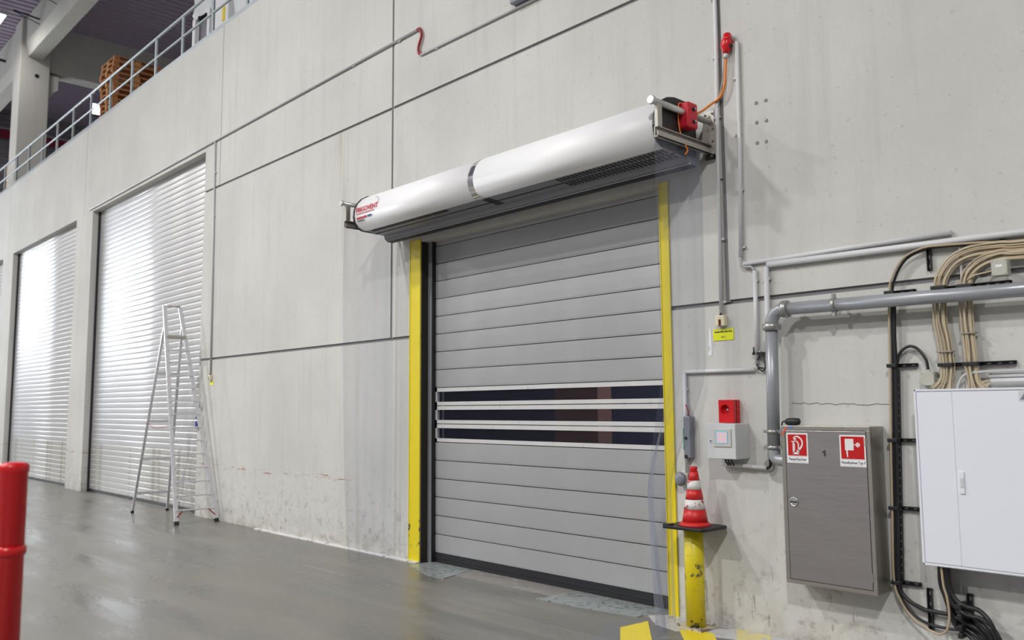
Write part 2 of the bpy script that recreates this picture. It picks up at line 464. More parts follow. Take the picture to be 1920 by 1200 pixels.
# dark band and yellow hazard bars on the floor in front of the door's right post
tr = struct('trim_3', (-4.5, -.6, 0), 'yellow and black hazard bars painted on the floor by the bollard')
MB().prism([(-4.95,-.60),(-4.62,-.36),(-4.30,-.44),(-3.9,-.30),(-1.5,-.30),(-1.5,-1.3),(-4.6,-1.3)], 'z', 0, .003).build('dark_band', M['hazard_black'], tr)
for poly, mm in (([(-4.766,-.659),(-4.736,-.323),(-4.357,-.762),(-4.14,-1.02),(-4.33,-1.19),(-4.533,-.94)], 'hazard_yellow'),
                 ([(-4.38,-.36),(-4.20,-.27),(-4.103,-.277),(-3.72,-.72),(-3.98,-.80)], 'hazard_yellow'),
                 ([(-4.06,-.005),(-3.74,-.005),(-3.55,-.34),(-3.83,-.36)], 'hazard_faded'),
                 ([(-3.40,-.05),(-3.06,-.05),(-2.86,-.40),(-3.2,-.42)], 'hazard_faded')):
    MB().prism(poly, 'z', 0, .0075).build('hazard_bar', M[mm], tr)
# threshold in front of the fast door: worn steel plates at both ends of a concrete strip
tr = struct('trim_4', (-6.6, -.1, 0), 'worn threshold strip with scratched steel plates under the fast door')
MB().box(-8.36, DX1-.02, -.20, .3, -.02, .004).build('threshold_strip', M['threshold'], tr)
MB().prism([(-8.36,-.20),(-8.36,.13),(-7.60,.13),(-7.45,-.42),(-7.75,-.40)], 'z', 0, .007).build('steel_plate', M['plate_steel'], tr)
MB().prism([(-5.95,.13),(-4.86,.13),(-4.90,-.27),(-5.45,-.36),(-6.05,-.40)], 'z', 0, .007).build('steel_plate', M['plate_steel'], tr)

# ---- doors
# fast door with rigid laths
d1 = struct('door_1', (-6.58, .16, 0), 'silver fast door of rigid horizontal laths with three window laths')
YD = .16; LX0, LX1 = -8.325, -4.70; PITCH = .2208; Z0 = 3.87; gap = .009
def lath_mesh(h):
    # faintly crowned lath, 40 mm thick, in local coordinates from its lower left front corner
    prof = [(.0, .0), (-.003, h*.10), (-.0045, h*.5), (-.004, h*.9), (-.0035, h), (.04, h), (.04, 0)]
    return MB().prism([(y, z) for y, z in prof], 'x', 0, LX1-LX0).mesh('lath', M['lath'])
LM = lath_mesh(PITCH-gap)
base = Vector((-6.58, .16, 0))
for i in range(-1, 17):
    zt = Z0 - i*PITCH
    if i in (8, 9, 10):
        zb = zt - PITCH + gap/2; zt -= gap/2
        b = MB()
        rh = .046
        b.box(LX0, LX1, YD-.006, YD+.034, zt-rh, zt); b.box(LX0, LX1, YD-.006, YD+.034, zb, zb+rh-.004)
        b.box(LX0, LX0+.03, YD-.006, YD+.034, zb, zt); b.box(LX1-.03, LX1, YD-.006, YD+.034, zb, zt)
        w = b.build('window_lath', M['lath_rail'], d1)
        MB().box(LX0+.03, LX1-.03, YD+.008, YD+.014, zb+rh-.004, zt-rh).build('pane', M['pane'], w)
    else:
        instance('lath', LM, Vector((LX0, YD, zt-PITCH+gap/2)) - base, d1)
b = MB()
for i in range(-1, 18):
    if i in (9, 10): continue
    z = Z0 - i*PITCH
    b.box(LX0, LX1, YD+.010, YD+.03, z-.012, z+.012)
b.build('lath_hinge', M['black'], d1)
b = MB(); b.box(LX0-.02, LX1, YD-.012, YD+.04, .052, .117); b.box(LX0-.02, LX1, YD-.006, YD+.03, .005, .05)
b.build('bottom_seal', M['black'], d1)
MB().box(-8.335, -8.325, YD-.06, YD+.10, 0, DTOP).build('seal_strip', M['black'], d1)
MB().box(-8.42, -8.335, .10, .30, 0, DTOP).build('guide_rail', M['rail_grey'], d1, bevel=.004)
MB().box(DX1-.02, DX1, .10, .30, 0, DTOP).build('guide_rail', M['rail_grey'], d1, bevel=.004)
MB().box(-8.43, DX1, .22, .5, DTOP-.02, 4.4).build('barrel_box', M['black_metal'], d1)
MB().box(-8.4195, -8.411, .002, .10, 0, DTOP).build('reveal_lining', M['dark_reveal'], d1)

# white roller doors
def slat_mesh(w, p, m):
    # nearly flat slat, faintly crowned, with a narrow rounded groove at its upper edge
    prof = [(.0, 0), (-.003, p*.03), (-.0042, p*.25), (-.0046, p*.5), (-.0042, p*.75), (-.003, p*.92), (.003, p*.94), (.004, p*.97), (.0, p), (.016, p), (.016, 0)]
    mb = MB(); n = len(prof)
    vs = [(0, y, z) for y, z in prof] + [(w, y, z) for y, z in prof]
    mb.add(vs, [(i, i+1, n+i+1, n+i) for i in range(5)], True)
    mb.add(vs, [(i, (i+1) % n, n+(i+1) % n, n+i) for i in range(5, n)])
    mb.add(vs, [tuple(reversed(range(n))), tuple(range(n, 2*n))])
    return mb.mesh('slat', m)
def roller(name, x0, x1, label):
    d = struct(name, ((x0+x1)/2, .17, 0), label)
    P = .1155; w = x1-x0-.10
    clean, dirty = slat_mesh(w, P, M['slat']), slat_mesh(w, P, M['slat_dirty'])
    n = int((LINTEL+.05-.06)/P)
    off = Vector(((x0+x1)/2, .17, 0))
    for i in range(n):
        instance('slat', dirty if i < 9 else clean, Vector((x0+.05, .17, .06+i*P)) - off, d)
    MB().box(x0+.05, x1-.05, .165, .185, 0, .06).build('bottom_rail', M['black_metal'], d)
    MB().box(x0+.001, x0+.06, .13, .22, 0, LINTEL).build('guide_rail', M['black'], d)
    MB().box(x1-.06, x1-.001, .13, .22, 0, LINTEL).build('guide_rail', M['black'], d)
    MB().box(x0, x1, .185, .30, LINTEL-.10, LINTEL+.4).build('roller_box', M['black'], d)
    # hand latch and bolt near the right edge
    MB().box(x1-.20, x1-.12, .09, .16, 1.53, 1.70).build('latch', M['black'], d, bevel=.006)
    b = MB(); b.tube([(x1-.30, .15, 2.02), (x1-.22, .10, 2.0), (x1-.14, .10, 1.95), (x1-.12, .12, 2.03)], .007, 6)
    b.build('pull_hook', M['galv'], d)
    MB().box(x1-.26, x1-.16, .11, .16, 1.13, 1.19).build('bolt', M['galv'], d, bevel=.004)
    return d
roller('door_2', -21.40, -15.0, 'white roller door of narrow slats behind the tall ladder')
roller('door_3', -28.78, -22.62, 'white roller door of narrow slats between two concrete piers')
roller('door_4', -36.4, -30.0, 'white roller door of narrow slats farthest along the concrete wall')

# ---- room behind the fast door, seen through its window laths
tag(MB().box(-16, -1, 6.0, 6.2, 0, 8.4).build('wall_behind', M['navy']), 'dark navy wall of the room behind the fast door', kind='structure')
t = thing('added_fill_lamp', (-6.8, 3.0, 5.2), 'added batten fill lamp brightening the room behind the fast door', 'lamp')  # added lamp, itself unseen, so the room behind the panes isn't black
MB().box(-7.6, -6.0, 2.95, 3.05, 5.24, 5.30).build('housing', M['lamp_housing'], t)
MB().box(-7.58, -6.02, 2.96, 3.04, 5.21, 5.24).build('tube', M['lamp_glow'], t)
ld = bpy.data.lights.new('added_fill_light', 'AREA'); ld.shape = 'RECTANGLE'; ld.size = 1.5; ld.size_y = .1; ld.energy = 160
lo = bpy.data.objects.new('lamp_light', ld); COL.objects.link(lo); lo.parent = t
MB().tube([(-6.8, 3.0, 5.30), (-6.8, 3.0, 8.42)], .01, 6).build('suspension', M['black_metal'], t)

# ---- gallery slab on top of the wall, end wall, ceiling, column, beams
tag(MB().box(-41.8, 3.2, PT, 14, 8.42, 8.80).build('floor_gallery', M['concrete_plain']), 'concrete slab of the upper storage gallery', kind='structure')
ew = struct('wall_end', (-42, 0, 0), 'grey corrugated end wall with a crimson band')
b = MB(); n = 0; z = 0.; prof = []
while z < 15.2:
    prof += [(-42.0, z), (-42.0, z+.14), (-41.93, z+.18), (-41.93, z+.26)]; z += .30
prof = [(x, z) for x, z in prof] + [(-42.3, z), (-42.3, 0)]
# profile lies in x-z: extrude along y
vs = [(x, -26, z) for x, z in prof] + [(x, 14, z) for x, z in prof]; n = len(prof)
b.add(vs, [(i, (i+1) % n, n+(i+1) % n, n+i) for i in range(n)])
b.build('cladding', M['cladding'], ew)
MB().box(-41.93, -41.90, -26, 14, 13.86, 14.26).build('colour_band', M['band_red'], ew)
MB().box(-41.93, -41.88, -26, 14, 14.26, 14.36).build('flashing', M['rail_galv'], ew)
wn = struct('window_1', (-41.85, -7.2, 4.6), 'broad daylit translucent panels in the end wall')
for k in range(4):
    y0 = -12.2 + k*2.5
    MB().box(-41.90, -41.86, y0+.02, y0+2.48, 4.7, 8.6).build('pane', M['daylight'], wn)
b = MB()
for k in range(5): b.box(-41.92, -41.82, -12.2+k*2.5-.02, -12.2+k*2.5+.02, 4.6, 8.7)
b.box(-41.92, -41.82, -12.25, -2.15, 4.6, 4.7); b.box(-41.92, -41.82, -12.25, -2.15, 8.6, 8.7)
b.build('window_frame', M['rail_galv'], wn)
ce = struct('ceiling', (0, 0, 15.2), 'grey corrugated steel roof deck')
b = MB(); x = -42.; prof = []
while x < 10:
    prof += [(x, 15.20), (x+.13, 15.20), (x+.17, 15.28), (x+.28, 15.28)]; x += .32
n = len(prof)
vs = [(x, -26, z) for x, z in prof] + [(x, 14, z) for x, z in prof]
b.add(vs, [(i, i+1, n+i+1, n+i) for i in range(n-1)])
b.box(-42, 10, -26, 14, 15.30, 15.34)
b.build('deck', M['corrugated'], ce)
col = struct('column_1', (-31.9, .95, 8.8), 'tall square concrete column standing on the gallery')
MB().box(-32.4, -31.5, .50, 1.42, 8.80, 15.2).build('shaft', M['concrete_plain'], col, bevel=.03)
MB().prism([(1.42, 12.72),(1.72, 12.95),(1.72, 13.42),(1.42, 13.42)], 'x', -32.3, -31.6).build('corbel', M['concrete_plain'], col)
MB().lathe((-31.495, 1.02, 13.25), (1,0,0), [(.07,0),(.07,.006)], 14).build('drain_hole', M['black'], col)
bm_ = struct('beam_1', (-20, .9, 14), 'deep concrete roof beam running along the wall from the column')
MB().prism([(.72, 13.85),(1.18, 13.85),(1.18, 14.25),(1.18, 15.2),(.62, 15.2),(.62, 14.3)], 'x', -31.5, -12).build('beam', M['concrete_plain'], bm_, bevel=.02)
for k in range(5):
    xk = -29.8 + k*1.9
    b = MB(); b.tube([(xk, .62, 14.55), (xk, -.15, 14.62)], .028, 6); b.tube([(xk, .62, 14.38), (xk, -.15, 14.60)], .014, 6)
    b.build('bracket_rod', M['black_metal'], bm_)
bm_ = struct('beam_2', (-32, 4, 14), 'deep concrete cross beam running back from the column')
MB().box(-32.3, -31.65, 1.42, 14, 13.55, 15.2).build('beam', M['concrete_plain'], bm_)
bm_ = struct('beam_3', (-36, .9, 14), 'pale roof beam beyond the column with dark brackets')
MB().prism([(.72, 13.6),(1.18, 13.6),(1.18, 15.2),(.62, 15.2),(.62, 14.0)], 'x', -41.8, -32.4).build('beam', M['concrete_plain'], bm_)
for k in range(3):
    MB().tube([(-34.2-k*2.2, .62, 14.5), (-34.2-k*2.2, -.2, 14.55)], .05, 6).build('bracket_rod', M['black_metal'], bm_)
bm_ = struct('beam_4', (-36, -4, 14.6), 'steel service tray hung under the roof')
for yy in (-1.15, -.75): MB().box(-41.8, -12, yy-.03, yy+.03, 14.55, 14.68).build('side_rail', M['rail_galv'], bm_)
for k in range(30): MB().box(-41+k, -40.95+k, -1.15, -.75, 14.56, 14.60).build('rung', M['black_metal'], bm_)

# ---- hall lamps (real high-bay lamps under the roof deck)
for i, (x, y, z, watt) in enumerate(HALL_LAMPS + [(-30.2, -.75, 14.35, 60)]):
    t = thing('high_bay_lamp', (x, y, z), 'square high bay lamp hanging under the steel roof deck', 'lamp', 'high bay lamps of the hall')
    MB().prism([(x-.45,y-.45),(x+.45,y-.45),(x+.45,y+.45),(x-.45,y+.45)], 'z', z+.02, z+.16).build('housing', M['lamp_housing'], t, bevel=.02)
    MB().box(x-.40, x+.40, y-.40, y+.40, z, z+.02).build('diffuser', M['lamp_glow'], t)
    MB().tube([(x, y, z+.16), (x, y, 15.25)], .012, 6).build('suspension', M['black_metal'], t)
    ld = bpy.data.lights.new('high_bay_light', 'AREA'); ld.shape = 'SQUARE'; ld.size = .8; ld.energy = watt
    ld.color = (1, .985, .95)
    lo = bpy.data.objects.new('lamp_light', ld); COL.objects.link(lo); lo.parent = t; lo.location = (0, 0, -.01)
# ================================================================== GALLERY
# railing on the wall's top edge
rl = thing('gallery_railing', (-22, .05, 8.8), 'galvanised tube railing along the top edge of the concrete wall', 'railing')
RZ = 9.74; MZ = 9.30
MB().box(-41.5, 3, .02, .032, 8.80, 8.90).build('kick_plate', M['rail_galv'], rl)
MB().tube([(-41.5, .06, RZ), (3, .06, RZ)], .03, 10).build('top_rail', M['rail_galv'], rl)
MB().tube([(-41.5, .06, MZ), (3, .06, MZ)], .024, 10).build('mid_rail', M['rail_galv'], rl)
x = -40.7 + .02
pm = MB().box(-.035, .035, -.012, .012, 0, RZ-8.80).box(-.035, -.027, -.012, .05, 0, RZ-8.80).mesh('post', M['rail_galv'])
for k in range(30):
    instance('post', pm, Vector((-40.68 + k*1.425 + .02, .06, 8.80)) - Vector((-22, .05, 8.8)), rl)

# stack of timber pallets
def pallet_parts():
    L_, W_ = 1.2, 1.0      # long side along y
    parts = []
    for i in range(5):
        x0 = -W_/2 + i*(W_-.12)/4
        parts.append(('deck_board', MB().box(x0, x0+.12, -L_/2, L_/2, .122, .144).mesh('deck_board', M['wood'])))
    for j in range(3):
        y0 = -L_/2 + j*(L_-.14)/2
        parts.append(('stringer_board', MB().box(-W_/2, W_/2, y0, y0+.14, .10, .122).mesh('stringer_board', M['wood'])))
    for i in range(3):
        x0 = -W_/2 + i*(W_-.12)/2
        parts.append(('bottom_board', MB().box(x0, x0+.12, -L_/2, L_/2, 0, .022).mesh('bottom_board', M['wood_pale'])))
        for j in range(3):
            y0 = -L_/2 + j*(L_-.14)/2
            parts.append(('block', MB().box(x0, x0+.12, y0, y0+.14, .022, .10).mesh('block', M['wood_pale' if (i+j) % 2 else 'wood'])))
    return parts
PP = pallet_parts()
rr = random.Random(3)
names_pos = {0: 'lowest', 14: 'topmost'}
for k in range(15):
    sh = .05 if k >= 11 else 0
    loc = (-22.84 + rr.uniform(-.02,.02) - sh*.4, 1.22 + rr.uniform(-.02,.02), 8.80 + k*.1455)
    lab = 'wooden transport pallet, %s the tall stack behind the railing' % (['topmost of', 'second from top of', 'third from top of', 'fourth from top of', 'fifth from top of', 'sixth from top of', 'seventh from top of', 'eighth from top of', 'ninth from top of', 'tenth from top of', 'fifth from bottom of', 'fourth from bottom of', 'third from bottom of', 'second from bottom of', 'lowest of'][14-k])
    t = thing('wooden_pallet', loc, lab, 'pallet', 'stacked pallets on the gallery')
    for nm, me in PP: instance(nm, me, (0,0,0), t)

# work lamp on a stand
fx, fy, fz = -24.9, 1.1, 10.28
t = thing('work_lamp', (fx, fy, 8.80), 'bright work lamp on a stand beside the pallets', 'lamp')
MB().tube([(fx, fy, 8.80+.02), (fx, fy, fz-.15)], .02, 8).build('stand', M['black_metal'], t)
b = MB()
for a in (0, 120, 240):
    b.tube([(fx, fy, 9.25), (fx+.45*math.cos(R(a)), fy+.45*math.sin(R(a)), 8.815)], .014, 6)
b.build('tripod', M['black_metal'], t)
lm = MB().box(fx-.05, fx+.08, fy-.24, fy+.24, fz-.17, fz+.17).build('lamp_head', M['black_metal'], t, bevel=.01)
MB().box(fx+.08, fx+.09, fy-.21, fy+.21, fz-.14, fz+.14).build('lamp_glass', M['flood_glow'], lm)

# goods standing on the gallery
def lumpy(name, x0, x1, y0, y1, z0, z1, m, parent, seed, amp=.05, nu=14, nv=10):
    """film-wrapped block: box with crumpled sides and top"""
    q = random.Random(seed); b = MB()
    ph = [q.uniform(0, 6.3) for _ in range(8)]
    def wob(a, c): return amp*(math.sin(a*5+ph[0])*math.sin(c*7+ph[1]) + .6*math.sin(a*13+ph[2])*math.sin(c*11+ph[3]) + .4*math.sin(a*23+c*17+ph[4]))
    cx, cy = (x0+x1)/2, (y0+y1)/2
    def side(u, v):
        a = u*2*math.pi; ca, sa = math.cos(a), math.sin(a); k = 1/max(abs(ca), abs(sa))**.85
        w = 1 + wob(u*6.28, v*3)*.8
        return (cx + (x1-x0)/2*ca*k*w, cy + (y1-y0)/2*sa*k*w, z0 + (z1-z0)*v)
    b.grid(side, nu*4, nv)
    def top(u, v):
        a = u*2*math.pi; ca, sa = math.cos(a), math.sin(a); k = 1/max(abs(ca), abs(sa))**.85
        w = (1 + wob(u*6.28, 3)*.8)*v
        return (cx + (x1-x0)/2*ca*k*w, cy + (y1-y0)/2*sa*k*w, z1 + (1-v)*amp*.8)
    b.grid(top, nu*4, 4)
    return b.build(name, m, parent)
t = thing('wrapped_load', (-17.8, 1.7, 8.8), 'tall load draped in white film with an open grey front', 'load')
lumpy('film_wrap', -18.35, -17.35, 1.0, 2.2, 10.55, 12.3, M['film'], t, 1, .05)
MB().box(-18.30, -18.16, 1.0, 1.1, 8.80, 10.6).box(-17.52, -17.40, 1.0, 1.1, 8.80, 10.6).build('upright', M['sign_white'], t)
MB().box(-18.28, -17.42, 1.12, 2.1, 8.80, 10.55).build('grey_core', M['under'], t)
t = thing('white_container', (-16.85, 1.6, 8.8), 'white upright container with a yellow label on the gallery', 'container')
MB().box(-17.2, -16.5, 1.0, 2.0, 8.80, 12.0).build('body', M['sign_white'], t, bevel=.03)
MB().box(-16.72, -16.60, .985, 1.0, 10.02, 10.32).build('label_strip', M['hazard_yellow'], t)
t = lumpy('bulk_bag', -16.25, -15.1, 1.0, 2.1, 8.80, 11.4, M['film'], None, 5, .06)
tag(t, 'translucent crumpled white bulk bag standing behind the railing', 'bag')
t = thing('cardboard_box', (-33.6, 1.2, 8.8), 'tall brown cardboard box next to the column on the gallery', 'box')
MB().box(-34.1, -33.1, .8, 1.6, 8.80, 10.70).build('carton', M['cardboard'], t, bevel=.01)
MB().box(-34.11, -33.09, .79, 1.61, 10.02, 10.08).build('strap', M['sign_white'], t)
def heap(name, x0, x1, y0, y1, h, m, seed, label, cat):
    q = random.Random(seed); ph = [q.uniform(0, 6.3) for _ in range(6)]
    def fn(u, v):
        e = math.sin(math.pi*u)**.7*math.sin(math.pi*v)**.6
        z = h*e*(1 + .35*math.sin(u*9+ph[0])*math.sin(v*7+ph[1]) + .25*math.sin(u*21+ph[2]+v*13))
        return (x0+(x1-x0)*u, y0+(y1-y0)*v, 8.803 + max(0, z))
    return tag(MB().grid(fn, 28, 12).build(name, m), label, cat)
heap('plastic_film', -26.0, -23.2, .12, .62, .32, M['film'], 2, 'crumpled white plastic film lying behind the railing', 'film')
heap('plastic_tarp', -30.4, -27.6, .12, .45, .30, M['black_film'], 4, 'black plastic tarp bunched at the column foot', 'tarp')
px, py = -28.6, 1.5
t = thing('plastic_drum', (px, py, 8.8), 'dark blue plastic drum standing on the gallery behind the railing', 'drum')
MB().lathe((px, py, 8.8), (0,0,1), [(.27,0),(.29,.03),(.29,.35),(.305,.37),(.29,.39),(.29,.75),(.305,.77),(.29,.79),(.29,1.05),(.26,1.12)], 24).build('body', M['blue'], t)
MB().lathe((px, py, 9.92), (0,0,1), [(.27,0),(.27,.03)], 24).build('lid', M['black'], t)

# ================================================================== FAST DOOR SURROUNDINGS
for x0, x1, lab, mm, z1 in ((-8.64, -8.42, 'yellow painted guard post at left edge of fast door', 'yellow_scuffed', 3.965),
                    (-4.74, -4.635, 'narrow yellow guard post behind clear sheet, beside bollard', 'yellow', 3.94)):
    t = thing('guard_post', ((x0+x1)/2, -.03, 0), lab, 'post')
    MB().box(x0, x1, -.012, -.001, .0, z1).build('face_plate', M[mm], t, bevel=.003)
    MB().box(x0, x0+.008, -.018, -.012, .0, z1).box(x1-.008, x1, -.018, -.012, .0, z1).build('edge_lip', M[mm], t)

# ---- air curtain above the door
AX0, AX1 = -8.80, -4.22
t = thing('air_curtain', ((AX0+AX1)/2, -.4, 3.95), 'long white air curtain unit mounted above the fast door', 'air curtain')
prof = [(-.16,4.46),(-.30,4.50),(-.46,4.50),(-.56,4.478),(-.645,4.43),(-.706,4.36),(-.740,4.28),(-.748,4.20),(-.732,4.125),(-.690,4.068),(-.630,4.042),(-.585,4.038)]
def casing(x0, x1):
    b = MB(); n = len(prof)
    inner = [(y*.97-.012, (z-4.25)*.97+4.25) for y, z in prof]
    vs = [(x0,y,z) for y,z in prof] + [(x1,y,z) for y,z in prof]
    b.add(vs, [(i, i+1, n+i+1, n+i) for i in range(n-1)], True)
    vs2 = [(x0,y,z) for y,z in inner] + [(x1,y,z) for y,z in inner]
    b.add(vs2, [(i, i+1, n+i+1, n+i) for i in range(n-1)], True)
    for k in (0, n): b.add(vs[k:k+n]+vs2[k:k+n], [(i, i+1, n+i+1, n+i) for i in range(n-1)])
    return b
XB = -6.60
casing(AX0+.012, XB-.045).build('casing', M['casing'], t)
casing(XB+.045, AX1-.012).build('casing', M['casing'], t)
bd = MB(); n = len(prof)
p2 = [((y+.4)*1.0-.4+.004, z-.003) for y, z in prof]
bd.add([(XB-.05,y,z) for y,z in p2] + [(XB+.05,y,z) for y,z in p2], [(i,i+1,n+i+1,n+i) for i in range(n-1)], True)
bd.build('joint_band', M['chrome'], t)
cap = [(y*1.012, (z-4.25)*1.03+4.25) for y, z in prof] + [(-.30, 4.025), (-.16, 4.03)]
MB().prism(cap, 'x', AX0-.012, AX0+.012).build('end_cap', M['black'], t)
MB().prism(cap, 'x', AX1-.012, AX1+.012).build('end_cap', M['black'], t)
# underside: intake grilles, dividing ribs and discharge nozzle
und = MB(); und.prism([(-.585,4.040),(-.44,4.030),(-.44,4.05),(-.585,4.06)], 'x', AX0+.012, AX1-.012)
und.prism([(-.43,4.026),(-.30,4.018),(-.30,4.04),(-.43,4.046)], 'x', AX0+.012, AX1-.012)
ug = und.build('intake_grille', M['under'], t)
b = MB()
for x0, x1, st in ((-8.7, -7.2, .30), ):
    xx = x0
    while xx < x1:
        b.prism([(-.565,4.0375),(-.515,4.0345),(-.515,4.030),(-.565,4.033)], 'x', xx, xx+st-.03); xx += st
xx = -5.55
while xx < -4.3:
    b.prism([(-.56,4.0372),(-.47,4.031),(-.47,4.027),(-.56,4.033)], 'x', xx, xx+.022)
    b.prism([(-.415,4.024),(-.33,4.0185),(-.33,4.0145),(-.415,4.020)], 'x', xx, xx+.022); xx += .048
for xx in (-6.62, -6.58, -6.54):
    b.prism([(-.56,4.0372),(-.34,4.019),(-.34,4.014),(-.56,4.033)], 'x', xx, xx+.018)
tag(b.build('intake_slots', M['slot'], ug), kind='stuff')
MB().prism([(-.30,4.05),(-.28,3.985),(-.25,3.96),(-.135,3.955),(-.12,3.98),(-.12,4.06)], 'x', AX0-.02, AX1+.01).build('nozzle', M['under'], t, bevel=.004)
MB().prism([(-.262,3.975),(-.256,3.957),(-.246,3.957),(-.25,3.975)], 'x', AX0-.02, AX1+.01).build('nozzle_lip', M['pvc_grey'], t)
MB().prism([(-.262,3.966),(-.245,3.952),(-.16,3.948),(-.16,3.966)], 'x', AX0-.01, AX1).build('nozzle_slot', M['slot'], t)
MB().prism([(-.445,4.030),(-.43,4.022),(-.425,4.05),(-.445,4.05)], 'x', AX0+.012, AX1-.012).build('divider', M['black'], t)
# lettering on the casing's left end
def on_casing(z):
    for (y0,z0),(y1,z1) in zip(prof[3:], prof[4:]):
        if z1 <= z <= z0:
            k = (z0-z)/(z0-z1); return y0+(y1-y0)*k, math.atan2(y1-y0, z0-z1)
def casing_text(body, size, z, x, m, **kw):
    y, a = on_casing(z); off = kw.pop('off', .0035)
    text(body, size, m, t, (x, y-off*math.cos(a), z - off*math.sin(-a)*-1), rot=(R(90)-(-a), 0, 0), **kw)
casing_text('FRIGOVENT', .088, 4.262, -8.525, M['ink_red'], bold=.0015, off=.006)
def casing_marks(z, x0, x1, h, m, n, seed):
    q = random.Random(seed); y, a = on_casing(z); b = MB(); xx = x0; st = (x1-x0)/n
    for i in range(n):
        w = st*q.uniform(.5, .8)
        b.box(xx, xx+w, y-.006, y-.004, z-h/2, z+h/2*q.uniform(.5, 1)); xx += st
    b.build('small_print', m, t)
casing_marks(4.215, -8.74, -8.35, .014, M['ink_red'], 11, 1)
casing_marks(4.165, -8.74, -8.53, .030, M['ink_red'], 9, 2)
casing_marks(4.165, -8.51, -8.42, .030, M['ink_blue'], 5, 3)
casing_marks(4.132, -8.74, -8.58, .014, M['ink'], 8, 4)
def arc_mark():
    y, a = on_casing(4.30); b = MB()
    b.tube([(-8.33+.03*math.cos(w), y-.004, 4.32+.05*math.sin(w)) for w in [R(130-k*15) for k in range(11)]], .004, 5)
    b.build('swoosh_mark', M['pvc_dim'], t)
arc_mark()
# carrying frames at both ends
def frame(xf, right):
    s = 1 if right else -1
    fr = MB()
    fr.tube([(xf, -.84, 4.375), (xf, -.005, 4.375)], .028, 14); fr.lathe((xf, -.84, 4.375), (0,-1,0), [(.036,0),(.040,.01),(.034,.03)], 14)
    fr.build('carrier_tube', M['alu'], t)
    ch = MB()
    ch.box(xf-.02, xf+.02, -.80, -.012, 4.075, 4.082); ch.box(xf-.02, xf+.02, -.80, -.012, 4.158, 4.165)
    ch.box(xf-.02, xf-.013, -.80, -.012, 4.082, 4.158)
    ch.box(xf+.013, xf+.02, -.80, -.012, 4.075, 4.125)
    ch.build('carrier_channel', M['alu_dull'], t)
    MB().box(xf-.018, xf+.018, -.795, -.735, 4.165, 4.36).build('front_bracket', M['alu_dull'], t, bevel=.003)
    MB().box(xf-.06, xf+.045, -.012, -.001, 4.03, 4.48).build('wall_plate', M['alu_dull'], t, bevel=.003)
    MB().prism([(-.012,4.17),(-.012,4.44),(-.10,4.36),(-.14,4.17)], 'x', xf-.005, xf+.005).build('gusset', M['alu_dull'], t)
    for z in (4.06, 4.20, 4.31, 4.45):
        for dx in (-.045, .03): MB().lathe((xf+dx, -.012, z), (0,-1,0), [(.011,0),(.011,.010),(.006,.012),(.006,.02)], 8).build('bolt', M['galv'], t)
    MB().lathe((xf-.03, -.03, 4.05), (1,0,0), [(.024,0),(.024,.08)], 12).build('pivot', M['black_metal'], t)
frame(-4.16, True); frame(-8.92, False)
MB().box(-4.218, -4.20, -.72, -.20, 4.17, 4.40).build('motor_plate', M['black'], t)
# red terminal box on the right carrier
tb = MB().box(-4.205, -4.100, -.42, -.275, 4.235, 4.462).build('terminal_box', M['red_box'], t, bevel=.018)
for z in (4.40, 4.29):
    MB().lathe((-4.101, -.345, z), (1,0,0), [(.016,0),(.018,.010),(.012,.014)], 14).build('gland', M['black_metal'], tb)
    MB().lathe((-4.087, -.338, z+.004), (1,0,0), [(.008,0),(.008,.005)], 10).build('screw', M['chrome'], tb)
b = MB(); b.tube(spline([(-4.17, -.42, 4.455), (-4.18, -.445, 4.44), (-4.185, -.45, 4.33), (-4.18, -.445, 4.24), (-4.17, -.44, 4.17)]), .006, 8)
b.build('control_lead', M['cable_orange'], tb)
MB().tube(spline([(-4.14, -.42, 4.08), (-4.135, -.40, 4.03), (-4.14, -.43, 3.99)]), .007, 8).build('control_lead', M['cable_orange'], tb)

# supply cable, plug and socket
c = MB().tube(spline([(-4.13,-.27,4.38),(-4.14,-.14,4.45),(-4.10,-.06,4.52),(-4.02,-.05,4.56),(-3.97,-.05,4.66),(-3.955,-.05,4.80),(-3.95,-.045,4.90)]), .011, 8).build('power_cable', M['cable_orange'], None, at=(-4.0,-.05,4.5))
tag(c, 'orange power cable from air curtain up to red plug', 'cable')
c = MB().tube(spline([(-4.06,-.03,4.48),(-4.03,-.03,4.60),(-3.995,-.03,4.75),(-3.97,-.03,4.93),(-3.94,-.03,5.05),(-3.90,-.03,5.085),(-3.87,-.03,5.05)]), .006, 8).build('control_cable', M['cable_grey'], None, at=(-4.0,-.03,4.6))
tag(c, 'thin grey cable looping from air curtain over the red plug', 'cable')
p = thing('power_plug', (-3.945, -.05, 4.91), 'red industrial power plug and coupling hanging by the conduit', 'plug')
MB().lathe((-3.95, -.05, 4.895), (.12,0,1), [(.018,0),(.020,.04)], 14).build('strain_relief', M['pvc_grey'], p)
MB().lathe((-3.945, -.05, 4.935), (.12,0,1), [(.024,0),(.032,.02),(.05,.05),(.052,.10),(.046,.115)], 18).build('plug_body', M['red'], p)
MB().lathe((-3.932, -.05, 5.045), (.12,0,1), [(.040,0),(.040,.03),(.034,.035),(.034,.06),(.024,.07)], 18).build('coupling', M['red'], p)
MB().lathe((-3.905, -.055, 4.99), (1,-.1,.1), [(.02,0),(.02,.02)], 12).build('hinge_cap', M['black'], p)

